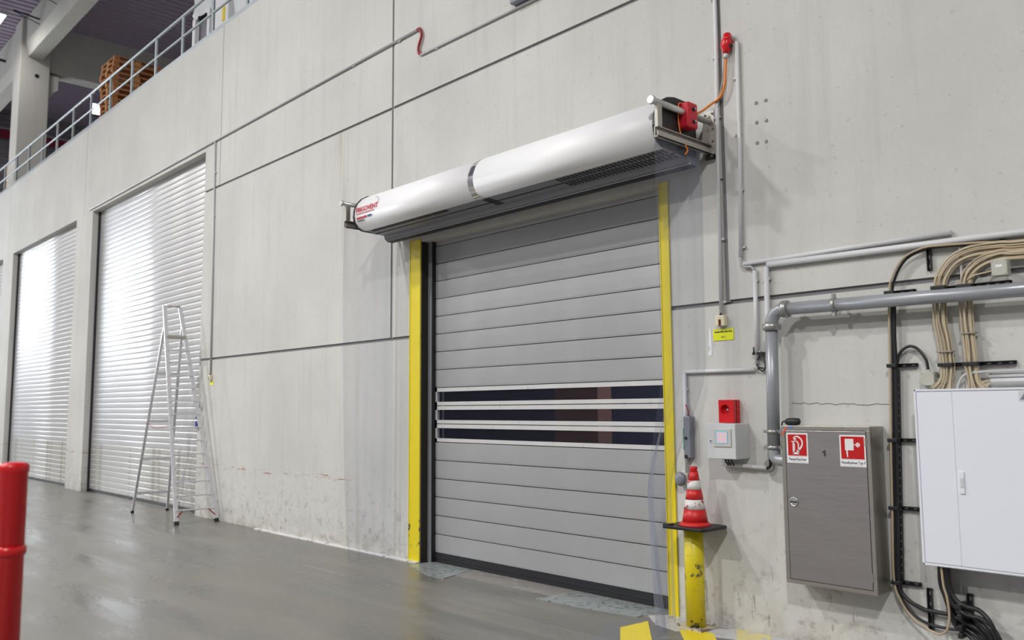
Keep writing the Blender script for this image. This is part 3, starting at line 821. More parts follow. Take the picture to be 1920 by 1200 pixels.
# ---- clear sheets hanging at both ends of the air curtain
def sheet(xf, label, seed, ytop=(-.80, -.03), ztop=4.072, shift=None, yin=.12):
    q = random.Random(seed); ph = q.uniform(0, 6)
    def sst(a, b, v): k = min(1, max(0, (v-a)/(b-a))); return k*k*(3-2*k)
    def fn(u, v):      # v: 0 top, 1 bottom; the sheet is pushed aside by what stands at its foot
        y0 = ytop[0] + yin*v**3; y = y0 + (ytop[1]-y0)*u
        amp = .010 + .022*v
        x = xf + amp*math.sin(u*11+ph) + amp*.6*math.sin(u*23+ph*2+v*1.5)
        if shift: x += shift*sst(.45, .74, v)*(.55+.45*sst(0, .35, u))
        return (x, y, ztop - (ztop-.014)*v)
    o = MB().grid(fn, 60, 48).build('clear_strip_curtain', M['pvc_sheet'], None, at=(xf, -.4, 0))
    sm = o.modifiers.new('thickness', 'SOLIDIFY'); sm.thickness = .003
    return tag(o, label, 'curtain')
sheet(-8.955, 'clear plastic side sheet hanging left of the fast door', 1)
sheet(-4.165, 'clear plastic side sheet hanging beside the traffic cone', 2, ytop=(-.80, -.14), shift=-.40, yin=.24)
# ================================================================== WALL SERVICES
def conduit(pts, r, label, clips=(), m='pvc_grey', name='conduit_pipe', cat='conduit', n=10, group=None, bend=False):
    P = spline(pts, 8) if bend else pts
    base = (pts[-1][0], 0, pts[-1][2])
    t = thing(name, base, label, cat, group)
    MB().tube(P, r, n).build('tube', M[m], t)
    for c in clips:
        x, y, z = c
        MB().box(x-r*1.5, x+r*1.5, y-r*.2, -.001, z-.010, z+.010).build('clip', M['pvc_dim'], t)
    return t
def vclips(x, z0, z1, step, y=-.02):
    out = []; z = z0
    while z < z1: out.append((x, y, z)); z += step
    return out
def hclips(x0, x1, z, step, y=-.02):
    out = []; x = x0
    while x < x1: out.append((x, y, z)); x += step
    return out

# left of the door
conduit([(-21.6,-.02,6.67),(-8.44,-.02,6.72)], .018, 'thin grey conduit along the roller door lintel ending at dark red cable', hclips(-21, -8.6, 6.70, 1.1), 'pvc_dim')
c = MB().tube(spline([(-8.50,-.02,6.722),(-8.43,-.03,6.70),(-8.40,-.03,6.60),(-8.46,-.03,6.47),(-8.45,-.03,6.385),(-8.38,-.02,6.365)]), .018, 8).build('red_cable_loop', M['cable_red'], None, at=(-8.43,0,6.36))
tag(c, 'short dark red cable bridging the step between two conduits', 'cable')
conduit([(-8.42,-.02,6.362),(-5.2,-.02,6.325)], .018, 'thin grey conduit rising right from the dark red cable', hclips(-8.1, -5.3, 6.345, .8), 'pvc_dim')
t = thing('junction_box', (-6.55, 0, 6.38), 'dark grey socket box sitting on the upper thin conduit', 'box')
MB().box(-6.66, -6.30, -.11, -.001, 6.36, 6.62).build('body', M['sensor'], t, bevel=.012)
MB().box(-6.62, -6.34, -.116, -.11, 6.39, 6.60).build('front_plate', M['pvc_grey'], t, bevel=.004)
for dx in (-.07, .07): MB().lathe((-6.48+dx, -.116, 6.45), (0,-1,0), [(.03,0),(.03,.008)], 14).build('socket', M['black'], t)
conduit([(-14.56,-.02,6.68),(-14.47,-.02,2.47)], .017, 'thin grey conduit running down to small switch by roller door', vclips(-14.52, 2.9, 6.6, .8), 'pvc_dim')
def key_switch(x, z, s, label):
    t = thing('pull_switch', (x, 0, z-s*.5), label, 'switch')
    MB().box(x-s*.46, x+s*.46, -.055, -.001, z-s*.5, z+s*.5).build('housing', M['ivory'], t, bevel=.008)
    MB().prism([(x-s*.12,z-s*.46),(x+s*.12,z-s*.46),(x+s*.12,z+s*.05),(x+s*.06,z+s*.13),(x-s*.06,z+s*.13),(x-s*.12,z+s*.05)], 'y', -.058, -.05).build('indicator', M['rust_window'], t)
    MB().lathe((x, -.03, z+s*.5), (0,0,1), [(.016,0),(.012,.02)], 10).build('gland', M['black'], t)
key_switch(-14.465, 2.42, .09, 'small ivory switch at the end of conduit beside roller door')
t = thing('tag_plate', (-14.45, 0, 2.28), 'small lime yellow tag under switch beside roller door', 'sign')
MB().box(-14.52, -14.38, -.006, -.001, 2.285, 2.36).build('plate', M['sign_yellow'], t)
MB().box(-14.49, -14.41, -.008, -.006, 2.335, 2.345).build('print_line', M['ink'], t)
b = MB().tube([(-14.93,-.005,1.93),(-14.86,-.06,1.90),(-14.80,-.06,1.90),(-14.79,-.06,1.99)], .010, 6).build('wall_hook', M['galv'], None, at=(-14.85,0,1.9))
tag(b, 'small bent steel hook on the wall beside the ladder', 'hook')
t = thing('door_switch', (-14.98, 0, 1.55), 'dark blue switch box on the wall edge behind the ladder', 'switch')
MB().box(-15.0, -14.90, -.05, -.001, 1.53, 1.66).build('lower_box', M['blue'], t, bevel=.005)
MB().box(-15.0, -14.93, -.04, -.001, 1.69, 1.74).build('upper_box', M['blue'], t, bevel=.005)

# right of the door
conduit([(-4.06,-.022,8.0),(-4.06,-.022,5.0),(-4.08,-.022,4.0),(-4.095,-.022,2.64)], .019, 'tall white conduit beside vertical wall joint ending at ivory switch', vclips(-4.075, 2.75, 6.0, .55))
key_switch(-4.094, 2.586, .095, 'ivory switch with dark red window above yellow sign')
t = thing('yellow_sign', (-4.094, 0, 2.42), 'lime yellow plate with two lines of dark print under ivory switch', 'sign')
sg = MB().box(-4.196, -3.993, -.006, -.001, 2.418, 2.518).build('plate', M['sign_yellow'], t)
q = random.Random(2); b = MB(); xx = -4.18
for k in range(19):
    w = q.uniform(.005, .0085); b.box(xx, xx+w, -.0075, -.006, 2.487, 2.487+q.uniform(.008, .014)); xx += .0092
b.build('print_line', M['ink'], t)
text('3b/1', .026, M['ink'], t, (-4.094, -.0068, 2.447))
p = [(-4.238,2.527),(-4.222,2.53),(-4.218,2.47),(-4.216,2.30),(-4.228,2.285),(-4.262,2.305),(-4.25,2.325),(-4.232,2.34),(-4.232,2.36),(-4.25,2.385),(-4.244,2.44)]
c = MB().prism(p, 'y', -.003, -.001).build('torn_paper', M['paper'], None, at=(-4.24,0,2.3)); tag(c, 'scrap of torn white paper on the wall beside yellow sign', 'paper')
conduit([(-3.85,-.022,5.02),(-3.86,-.022,4.0),(-3.885,-.022,3.12)], .019, 'white conduit dropping from the red plug to the long conduit', vclips(-3.87, 3.2, 5.0, .5))
c = MB().tube(spline([(-3.885,-.025,3.12),(-3.875,-.03,3.055),(-3.84,-.03,3.025),(-3.79,-.03,3.02),(-3.757,-.025,2.985)]), .012, 8).build('linking_cable', M['cable_grey'], None, at=(-3.82,0,3.0))
tag(c, 'grey cable linking two vertical conduits under long conduit', 'cable')
conduit([(-3.86,-.022,3.055),(-2.19,-.022,3.065)], .018, 'upper white horizontal conduit with an open cut end', hclips(-3.8, -2.2, 3.06, .5), n=12)
conduit([(-3.63,-.03,3.018),(-1.0,-.03,2.985)], .026, 'thick white horizontal conduit running above the grey pipe', hclips(-3.5, -1.1, 3.0, .45, -.03), n=12)
conduit([(-3.645,-.03,3.0),(-3.655,-.03,2.2),(-3.675,-.03,1.42)], .022, 'white conduit going down behind the grey pipe', [(-3.648,-.03,2.9)], n=12)
conduit([(-3.757,-.022,2.985),(-3.765,-.022,2.20)], .019, 'white conduit between ivory switch and grey pipe', vclips(-3.76, 2.3, 2.95, .6), n=12)
conduit([(-3.79,-.022,2.152),(-4.49,-.022,2.158)], .017, 'short white horizontal conduit above red alarm box', hclips(-4.4, -3.8, 2.155, .55), n=12)
conduit([(-4.495,-.022,2.15),(-4.50,-.022,1.26)], .017, 'white conduit leading down to round grey sensor', vclips(-4.497, 1.4, 2.1, .2), n=12)
t = thing('cable_joint', (-3.75, 0, 2.15), 'tangle of dark cable ends and bracket at conduit corner', 'cable')
MB().box(-3.80, -3.66, -.04, -.001, 2.275, 2.295).build('bracket', M['black_metal'], t)
MB().tube(spline([(-3.77,-.03,2.21),(-3.72,-.04,2.27),(-3.68,-.04,2.20),(-3.70,-.04,2.14),(-3.76,-.03,2.16)]), .007, 6).build('cable', M['cable_black'], t)
MB().tube(spline([(-3.765,-.03,2.20),(-3.74,-.05,2.17),(-3.70,-.04,2.16)]), .007, 6).build('cable', M['cable_black'], t)
MB().tube([(-3.79,-.03,2.29),(-3.79,-.03,2.34)], .006, 6).build('cable_end', M['cable_black'], t)
# six wall anchors
for x, z, lab in ((-3.697,4.432,'left bolt of upper pair'),(-3.606,4.430,'right bolt of upper pair'),(-3.699,4.259,'left bolt of middle pair'),(-3.608,4.254,'right bolt of middle pair'),(-3.701,4.081,'left bolt of lower pair'),(-3.616,4.075,'right bolt of lower pair')):
    o = MB().lathe((x, -.0005, z), (0,-1,0), [(.016,0),(.016,.004),(.010,.005),(.010,.013),(.006,.016)], 10).build('wall_anchor', M['chrome'], None, at=(x,0,z))
    tag(o, 'small steel anchor, ' + lab + ' in the block of six', 'bolt', 'six wall anchors')

# grey fire main
PY = -.145; PR = .049
t = thing('fire_pipe', (-3.556, PY, 1.45), 'grey painted water pipe with elbow running to the fire cabinet', 'pipe')
ang = [R(a) for a in range(0, 91, 10)]
ex, ez, er = -3.551, 2.620, .11
MB().tube([(-3.571, PY, 1.50), (-3.554, PY, 2.50)], PR, 18).build('riser', M['pipe'], t)
MB().tube([(ex+er-er*math.cos(a), PY, ez-er+er*math.sin(a)) for a in ang], PR*1.06, 18).build('elbow', M['pipe'], t)
MB().tube([(ex+er, PY, ez), (-.9, PY, 2.585)], PR, 18).build('main', M['pipe'], t)
MB().lathe((ex, PY, 2.455), (0,0,1), [(.052,0),(.072,.006),(.074,.03),(.072,.054),(.052,.06)], 18).build('coupling', M['galv'], t)
MB().lathe((ex+er-.01, PY, ez), (1,0,0), [(.052,0),(.068,.006),(.070,.028),(.068,.05),(.052,.056)], 18).build('coupling', M['galv'], t)
for z in (1.645, 1.52):
    k = MB(); k.lathe((-3.569, PY, z-.014), (0,0,1), [(.050,0),(.056,.001),(.056,.028),(.050,.029)], 16); k.box(-3.651, -3.496, PY-.02, PY+.01, z-.012, z+.012)
    k.tube([(-3.569, PY, z), (-3.569, -.001, z)], .010, 8); k.build('pipe_clamp', M['galv'], t)
for x in (-3.016, -1.5):
    zz = 2.620-.04*(x+3.46)/2.56
    k = MB(); k.lathe((x-.014, PY, zz), (1,0,0), [(.050,0),(.058,.001),(.058,.028),(.050,.029)], 16); k.box(x-.012, x+.012, PY-.02, PY+.01, zz-.085, zz+.085)
    k.tube([(x, PY+.05, zz), (x, -.001, zz)], .010, 8); k.build('pipe_clamp', M['galv'], t)
MB().tube(spline([(-3.571, PY, 1.50), (-3.561, PY, 1.44), (-3.516, PY, 1.42), (-3.46, PY, 1.42)]), .046, 16).build('foot_elbow', M['pipe'], t)

# control enclosure with screen
t = thing('control_box', (-4.02, -.1, 1.41), 'light grey control box with a lit touch screen', 'control box')
MB().box(-4.155, -3.877, -.205, -.001, 1.415, 1.708).build('enclosure', M['cabinet_grey'], t, bevel=.008)
dr = MB().box(-4.153, -3.879, -.212, -.207, 1.417, 1.706).build('door', M['cabinet_grey'], t, bevel=.004)
sb = MB().box(-4.085, -3.915, -.222, -.212, 1.515, 1.665).build('screen_bezel', M['bezel'], dr, bevel=.004)
MB().box(-4.060, -3.945, -.224, -.222, 1.542, 1.646).build('screen_border', M['screen_teal'], dr)
MB().box(-4.050, -3.952, -.2255, -.224, 1.548, 1.638).build('screen', M['screen'], dr)
MB().box(-4.128, -4.104, -.217, -.212, 1.545, 1.575).build('lock', M['pvc_grey'], dr, bevel=.002)
MB().lathe((-4.116,-.217,1.563), (0,-1,0), [(.006,0),(.006,.002)], 10).build('keyhole', M['black'], dr)
b = MB()
for dx in (-.045, -.02, .01): b.tube(spline([(-4.03+dx,-.06,1.415),(-4.03+dx,-.06,1.385),(-4.01+dx,-.05,1.352)]), .006, 6)
b.build('cable_tails', M['cable_black'], t)
conduit([(-3.705,-.035,1.345),(-4.13,-.035,1.362)], .017, 'short white conduit under the control box', [(-3.8,-.03,1.35),(-4.05,-.03,1.36)], n=12)
c = MB().tube(spline([(-3.676,-.03,1.43),(-3.675,-.03,1.37),(-3.70,-.035,1.348),(-3.72,-.035,1.346)]), .014, 8).build('conduit_elbow', M['cable_black'], None, at=(-3.69,0,1.35))
tag(c, 'black bend of cable where two conduits meet below the pipe', 'cable')
# red alarm
t = thing('alarm_box', (-4.03, -.05, 1.71), 'red alarm box with round opening on top of control box', 'alarm')
bx = MB(); cx_, cz_, rr_ = -4.040, 1.822, .043
# front face with a round recess
ring = [(cx_+rr_*math.cos(2*math.pi*k/24), cz_+rr_*math.sin(2*math.pi*k/24)) for k in range(24)]
rect = []
for k in range(24):
    a = 2*math.pi*k/24; dx, dz = math.cos(a), math.sin(a)
    x0, x1, z0, z1 = -4.100, -3.958, 1.712, 1.904
    s = min(((x1-cx_)/dx if dx > 1e-6 else (x0-cx_)/dx if dx < -1e-6 else 9), ((z1-cz_)/dz if dz > 1e-6 else (z0-cz_)/dz if dz < -1e-6 else 9))
    rect.append((cx_+dx*s, cz_+dz*s))
yf = -.105
vs = [(x, yf, z) for x, z in ring] + [(x, yf, z) for x, z in rect] + [(x, yf+.045, z) for x, z in ring]
bx.add(vs, [(k, (k+1) % 24, 24+(k+1) % 24, 24+k) for k in range(24)] + [(k, (k+1) % 24, 48+(k+1) % 24, 48+k) for k in range(24)])
bx.add(vs[48:], [tuple(range(24))])
for cxz in ((-4.100,1.712),(-4.100,1.904),(-3.958,1.712),(-3.958,1.904)):
    near = sorted(range(24), key=lambda k: (rect[k][0]-cxz[0])**2+(rect[k][1]-cxz[1])**2)[:2]
    bx.add([(rect[near[0]][0],yf,rect[near[0]][1]),(rect[near[1]][0],yf,rect[near[1]][1]),(cxz[0],yf,cxz[1])], [(0,1,2)])
bx.box(-4.100, -3.958, yf+.046, -.001, 1.712, 1.904)
bx.add([(-4.1,yf,1.712),(-3.958,yf,1.712),(-3.958,yf,1.904),(-4.1,yf,1.904),(-4.1,-.05,1.712),(-3.958,-.05,1.712),(-3.958,-.05,1.904),(-4.1,-.05,1.904)], [(0,1,5,4),(1,2,6,5),(2,3,7,6),(3,0,4,7)])
bx.build('housing', M['red'], t)
MB().lathe((cx_+.012, yf+.045, cz_), (0,-1,0), [(.022,0),(.016,.018),(.006,.03)], 14).build('sounder', M['chrome'], t)
for dx in (.012, .037): MB().lathe((-3.9575, -.085+dx, 1.825), (1,0,0), [(.004,0),(.003,.003)], 8).build('screw', M['chrome'], t)
# slim grey housing and round sensor
t = thing('slim_housing', (-4.445, -.03, 1.39), 'slim grey electrical housing with a green stripe beside conduit', 'housing')
MB().box(-4.49, -4.42, -.075, -.001, 1.40, 1.765).build('body', M['sensor'], t, bevel=.008)
MB().box(-4.494, -4.487, -.076, -.06, 1.47, 1.66).build('green_stripe', paint('green_strip', (.05,.34,.20), .4), t)
MB().lathe((-4.465,-.075,1.575), (0,-1,0), [(.014,0),(.012,.012)], 12).build('button', M['black'], t)
MB().box(-4.485, -4.45, -.08, -.02, 1.395, 1.43).build('end_plug', M['black'], t, bevel=.006)
MB().tube(spline([(-4.49,-.03,1.87),(-4.465,-.035,1.83),(-4.452,-.035,1.765)]), .006, 6).build('lead', M['cable_red'], t)
t = thing('round_sensor', (-4.53, -.04, 1.16), 'round slate grey sensor at the foot of white conduit', 'sensor')
MB().lathe((-4.535, -.06, 1.215), (-.25,-1,0), [(.060,0),(.064,.012),(.058,.03),(.04,.042),(.01,.046)], 22).build('dome', M['sensor'], t)
MB().box(-4.535, -4.465, -.062, -.001, 1.165, 1.265).build('base', M['jbox'], t, bevel=.008)
MB().box(-4.478, -4.452, -.055, -.004, 1.155, 1.262).build('side_cap', M['black_metal'], t, bevel=.006)

# ---- fire cabinet
FX0, FX1, FZ0, FZ1, FY = -3.458, -2.755, .50, 1.695, -.22
t = thing('fire_cabinet', ((FX0+FX1)/2, FY/2, FZ0), 'brushed steel fire hose cabinet with two red pictogram signs', 'cabinet')
MB().box(FX0, FX1, FY+.012, -.001, FZ0, FZ1).build('body', M['steel_side'], t, bevel=.004)
b = MB()
b.box(FX0, FX1, FY-.006, FY+.012, FZ1-.030, FZ1); b.box(FX0, FX1, FY-.006, FY+.012, FZ0, FZ0+.03)
b.box(FX0, FX0+.03, FY-.006, FY+.012, FZ0+.03, FZ1-.03); b.box(FX1-.028, FX1, FY-.006, FY+.012, FZ0+.03, FZ1-.03)
b.build('front_frame', M['steel_side'], t, bevel=.002)
MB().box(FX0+.03, FX1-.028, FY+.004, FY+.0121, FZ0+.03, FZ1-.03).build('door_gap', M['black'], t)
fd = MB().box(FX0+.034, FX1-.033, FY-.006, FY+.005, FZ0+.034, FZ1-.035).build('door', M['steel'], t, bevel=.002)
b = MB(); b.lathe((-3.372, FY-.006, 1.115), (0,-1,0), [(.036,0),(.036,.006),(.030,.009),(.028,.003)], 24)
b.build('lock_rosette', M['chrome'], fd)
MB().box(-3.398, -3.346, FY-.018, FY-.009, 1.109, 1.121).build('lock_bar', M['black_metal'], fd, bevel=.003)
for z in (.62, 1.58): MB().box(FX1-.04, FX1-.026, FY-.010, FY, z-.03, z+.03).build('hinge', M['steel_side'], fd)
MB().prism([(-3.112,1.470),(-3.098,1.470),(-3.098,1.515),(-3.107,1.515),(-3.124,1.503),(-3.124,1.494),(-3.112,1.499)], 'y', FY-.0075, FY-.006).build('number_one', M['ink'], fd)
YS = FY-.006
def signplate(x0, x1, z0, z1, word, wsize, wx):
    s = MB().box(x0, x1, YS-.003, YS, z0, z1).build('pictogram_sign', M['sign_white'], fd)
    zr = z0 + (z1-z0)*.245
    MB().box(x0+.010, x1-.010, YS-.004, YS-.003, zr, z1-.010).build('red_field', M['red_sign'], s)
    text(word, wsize, M['ink'], s, ((x0+x1)/2, YS-.0036, z0+(zr-z0)*.50), sx=wx, bold=.0005)
    lw = .0012
    b = MB()
    for za in (z0+.008, zr-.006): b.box(x0+.010, x1-.010, YS-.0034, YS-.003, za-lw/2, za+lw/2)
    b.build('word_frame', M['ink'], s)
    return s, zr
SA = (-3.412, -3.237, 1.412, 1.640)
s, zr = signplate(*SA, 'Feuerlöscher', .030, .92)
def pict(pts, r, parent, y=YS-.004):
    b = MB()
    pts = [Vector((p[0], 0, p[1])) for p in pts]
    L_, R2 = [], []
    for i, p in enumerate(pts):
        d = (pts[min(i+1, len(pts)-1)] - pts[max(i-1, 0)]).normalized(); nrm = Vector((-d.z, 0, d.x)); w = r[i] if isinstance(r, list) else r
        L_.append(p + nrm*w); R2.append(p - nrm*w)
    vs = [(p.x, y-.0008, p.z) for p in L_] + [(p.x, y-.0008, p.z) for p in R2] ; n = len(pts)
    b.add(vs, [(i, i+1, n+i+1, n+i) for i in range(n-1)])
    return b.build('pictogram', M['sign_white'], parent)
def sp2(p, k=8): return [(v.x, v.z) for v in spline([(a, 0, c) for a, c in p], k)]
def fromsign(u, v): return (SA[0]+(SA[1]-SA[0])*u, SA[3]-(SA[3]-SA[2])*v)
body = [fromsign(*p) for p in ((.315,.69),(.315,.33),(.36,.28),(.43,.26),(.50,.285),(.56,.36),(.565,.69),(.305,.69))]
pict(body[:7], .0045, s); pict([fromsign(.295,.675), fromsign(.585,.675)], .0075, s)
pict([fromsign(.36,.34), fromsign(.36,.60)], .005, s)
pict([fromsign(.245,.275), fromsign(.33,.31)], .004, s)
pict([fromsign(.43,.27), fromsign(.415,.225), fromsign(.36,.205), fromsign(.40,.18), fromsign(.46,.19)], .0045, s)
pict(sp2([fromsign(*p) for p in ((.37,.20),(.35,.155),(.42,.115),(.55,.12),(.68,.19),(.745,.29),(.73,.40),(.65,.50),(.56,.575),(.48,.60))]), [.0035]*20+[.005]*30+[.006]*23, s)
SB = (-2.985, -2.790, 1.402, 1.632)
s, zr = signplate(*SB, 'Wandhydrant Typ F', .026, .86)
def fs2(u, v): return (SB[0]+(SB[1]-SB[0])*u, SB[3]-(SB[3]-SB[2])*v)
(xa, za), (xb, zb) = fs2(.215, .12), fs2(.545, .48)
MB().box(xa, xb, YS-.005, YS-.004, zb, za).build('pictogram', M['sign_white'], s)
b = MB()
for k in range(5):
    xk = xa + (xb-xa)*(k+.9)/5.8; b.box(xk, xk+.0016, YS-.0054, YS-.005, zb+.006, za-.006)
b.build('reel_lines', M['pvc_dim'], s)
pict([fs2(.285,.48), fs2(.29,.58), fs2(.30,.70)], [.0055,.005,.003], s)
pict([fs2(.545,.305), fs2(.65,.305)], .0022, s)
cx2, cz2 = fs2(.71, .305)
MB().lathe((cx2, YS-.004, cz2), (0,-1,0), [(.016,0),(.016,.001)], 20).build('pictogram', M['sign_white'], s)
b = MB()
for dx, dz in ((-.008,.002),(.002,.002),(-.008,-.008),(.002,-.008)): b.box(cx2+dx, cx2+dx+.005, YS-.0056, YS-.005, cz2+dz, cz2+dz+.005)
b.build('valve_mark', M['red_sign'], s)
# hand lamp resting on the cabinet, tape at the corner
t = thing('hand_lamp', (-3.40, -.17, 1.695), 'black hand lamp lying on top of the fire cabinet', 'lamp')
MB().lathe((-3.452, -.17, 1.725), (1,0,0.02), [(.010,0),(.022,.012),(.028,.03),(.029,.09),(.026,.118),(.012,.128)], 16).build('grip', M['black'], t)
MB().tube(spline([(-3.45,-.17,1.728),(-3.475,-.175,1.715),(-3.48,-.18,1.62),(-3.482,-.17,1.50),(-3.51,-.12,1.36),(-3.515,-.10,1.30),(-3.50,-.08,1.27),(-3.475,-.05,1.265)]), .006, 8).build('cord', M['cable_black'], t)
MB().tube(spline([(-3.48,-.18,1.62),(-3.475,-.16,1.50),(-3.475,-.13,1.40),(-3.475,-.10,1.37)]), .006, 8).build('cord', M['cable_black'], t)
t = thing('tape_strip', (-3.43, FY-.007, 1.66), 'scrap of red and blue tape on fire cabinet corner', 'tape')
MB().add([(-3.457,FY-.008,1.628),(-3.447,FY-.008,1.62),(-3.405,FY-.008,1.678),(-3.412,FY-.008,1.690),(-3.457,FY-.0065,1.628),(-3.447,FY-.0065,1.62),(-3.405,FY-.0065,1.678),(-3.412,FY-.0065,1.690)],
   [(0,1,2,3),(4,7,6,5),(0,4,5,1),(1,5,6,2),(2,6,7,3),(3,7,4,0)]).build('red_piece', paint('tape_red', (.72,.09,.06), .5), t)
MB().box(-3.400, -3.355, FY-.008, FY-.0065, 1.680, 1.690).build('blue_piece', paint('tape_blue', (.08,.18,.55), .5), t)

# ---- white electrical cabinet
EX0, EX1, EZ0, EZ1, EY = -2.432, -1.25, .762, 1.957, -.22
t = thing('electrical_cabinet', ((EX0+EX1)/2, EY/2, EZ0), 'large white electrical cabinet with two doors on the concrete wall', 'cabinet')
MB().box(EX0+.012, EX1-.012, EY+.02, -.001, EZ0+.012, EZ1-.012).build('body', M['cabinet_white'], t, bevel=.004)
b = MB(); fw = .014
b.box(EX0, EX1, EY-.004, EY+.02, EZ1-fw, EZ1); b.box(EX0, EX1, EY-.004, EY+.02, EZ0, EZ0+fw); b.box(EX0, EX0+fw, EY-.004, EY+.02, EZ0, EZ1); b.box(EX1-fw, EX1, EY-.004, EY+.02, EZ0, EZ1)
b.build('front_frame', M['cabinet_white'], t, bevel=.002)
MB().box(EX0+fw, EX1-fw, EY+.012, EY+.019, EZ0+fw, EZ1-fw).build('door_gap', M['seam'], t)
XS = -2.181
for x0, x1 in ((EX0+fw+.004, XS-.0008), (XS+.0008, EX1-fw-.004)):
    dd = MB().box(x0, x1, EY-.004, EY+.012, EZ0+fw+.004, EZ1-fw-.004).build('door', M['cabinet_white'], t, bevel=.001)
    if x0 > -2.3:
        h = MB().box(-2.163, -2.131, EY-.013, EY-.004, 1.255, 1.405).build('handle', M['cabinet_white'], dd, bevel=.006)
        MB().box(-2.158, -2.137, EY-.017, EY-.013, 1.300, 1.365).build('latch_insert', M['pvc_grey'], h, bevel=.003)
        st = MB().box(-1.775, -1.70, EY-.0055, EY-.004, 1.868, 1.935).build('warning_sticker', M['pvc_grey'], dd)
        MB().prism([(-1.768,1.878),(-1.706,1.878),(-1.737,1.928)], 'y', EY-.0065, EY-.0055).build('triangle', M['sensor'], st)
        text('— —', .014, M['pvc_dim'], dd, (-2.0, EY-.0045, 1.84))

# ---- mounting rails
def mrail(p, q, w=.028, label='', d=.03):
    (x0, z0), (x1, z1) = p, q
    t = thing('mounting_rail', ((x0+x1)/2, 0, min(z0, z1)), label, 'rail')
    hor = abs(x1-x0) > abs(z1-z0)
    b = MB()
    if hor:
        z = (z0+z1)/2
        b.box(x0, x1, -d, -.001, z+w/2-.004, z+w/2); b.box(x0, x1, -d, -.001, z-w/2, z-w/2+.004); b.box(x0, x1, -.006, -.001, z-w/2, z+w/2)
    else:
        x = (x0+x1)/2
        b.box(x+w/2-.004, x+w/2, -d, -.001, z0, z1); b.box(x-w/2, x-w/2+.004, -d, -.001, z0, z1); b.box(x-w/2, x+w/2, -.006, -.001, z0, z1)
    b.build('channel', M['black_metal'], t)
    s = MB(); n = max(2, int((abs(x1-x0)+abs(z1-z0))/.06))
    for k in range(n):
        u = (k+.5)/n
        if hor: s.box(x0+(x1-x0)*u-.012, x0+(x1-x0)*u+.012, -.0075, -.006, (z0+z1)/2-.004, (z0+z1)/2+.004)
        else: s.box((x0+x1)/2-.004, (x0+x1)/2+.004, -.0075, -.006, z0+(z1-z0)*u-.012, z0+(z1-z0)*u+.012)
    s.build('slots', M['galv'], t)
    return t
mrail((-2.66,2.676),(-2.46,2.676), label='short black rail behind the grey pipe, holding the tan cable')
mrail((-2.67,2.137),(-2.475,2.137), label='short black rail beside the lower junction box')
mrail((-2.69,1.595),(-2.44,1.595), label='upper of two short black rails at the white cabinet side')
mrail((-2.71,1.107),(-2.45,1.107), label='lower of two short black rails at the white cabinet side')
mrail((-2.735,.58),(-2.538,.58), label='short black rail below and left of white cabinet')
mrail((-2.31,2.67),(-1.83,2.67), label='long black rail behind grey pipe carrying both cable bundles')
mrail((-2.31,2.128),(-1.835,2.128), label='long black rail just above white cabinet carrying both bundles')
mrail((-2.352,2.81),(-2.352,3.01), label='upright black rail hanging from the thick white conduit')
mrail((-2.48,.28),(-2.48,.565), w=.032, label='upright black rail crossed by tan cable below white cabinet')
mrail((-2.215,.29),(-2.215,.567), w=.036, label='upright black rail clamping the thick black cables')
mrail((-1.868,2.83),(-1.868,3.02), label='upright black rail clamping the bundles above beige junction box')

# ---- cables
def cable(pts, r, m, label, name='cable', k=8, y=None, cat='cable', parent=None):
    P = [(x, (y if y is not None else -.045), z) for x, z in pts] if len(pts[0]) == 2 else pts
    o = MB().tube(spline(P, k), r, 8).build(name, M[m], parent, at=None if parent else (P[-1][0], 0, P[-1][2]))
    if parent is None: tag(o, label, cat)
    return o
run = [(-1.2,2.925),(-1.745,2.932),(-2.007,2.958),(-2.252,2.974),(-2.381,2.972),(-2.517,2.915),(-2.601,2.79),(-2.632,2.637),(-2.654,2.083),(-2.675,1.576),(-2.690,1.094),(-2.704,.618),(-2.667,.462),(-2.579,.365),(-2.483,.328),(-2.366,.322),(-2.25,.33)]
cable([(x+.012, z-.005) for x, z in run], .011, 'cable_black', 'black cable following the tan cable down past the fire cabinet', 'riser_cable', y=-.045)
tan = run[:12] + [(-2.66,.455),(-2.58,.350),(-2.484,.312),(-2.439,.300),(-2.368,.298),(-2.31,.345),(-2.291,.441),(-2.300,.556),(-2.318,.633),(-2.326,.765)]
tan3 = [(x, -.066 if i < 14 else -.066 - .125*min(1, (i-13)/4), z) for i, (x, z) in enumerate(tan)]
cable(tan3, .0075, 'cable_tan', 'tan cable curving round and looping up into white cabinet', 'riser_cable')
cable([(-2.60,2.66),(-2.615,2.40),(-2.618,2.13),(-2.640,1.577),(-2.660,1.096),(-2.676,.603),(-2.629,.478),(-2.522,.425),(-2.475,.418),(-2.292,.412),(-2.22,.405)], .015, 'cable_black', 'thicker black cable running down then right below the white cabinet', 'riser_cable', y=-.048)
t = thing('cable_tray', (-2.655, 0, .6), 'narrow black slotted rail upright behind the tan cable', 'rail')
MB().prism([(-2.640,2.10),(-2.606,2.10),(-2.656,.60),(-2.690,.60)], 'y', -.030, -.001).build('channel', M['black_metal'], t)
s = MB()
for k in range(26):
    u = k/26; s.box(-2.626-.048*u+.010, -2.620-.048*u+.010, -.0315, -.030, 2.06-1.46*u-.014, 2.06-1.46*u)
s.build('slots', M['galv'], t)
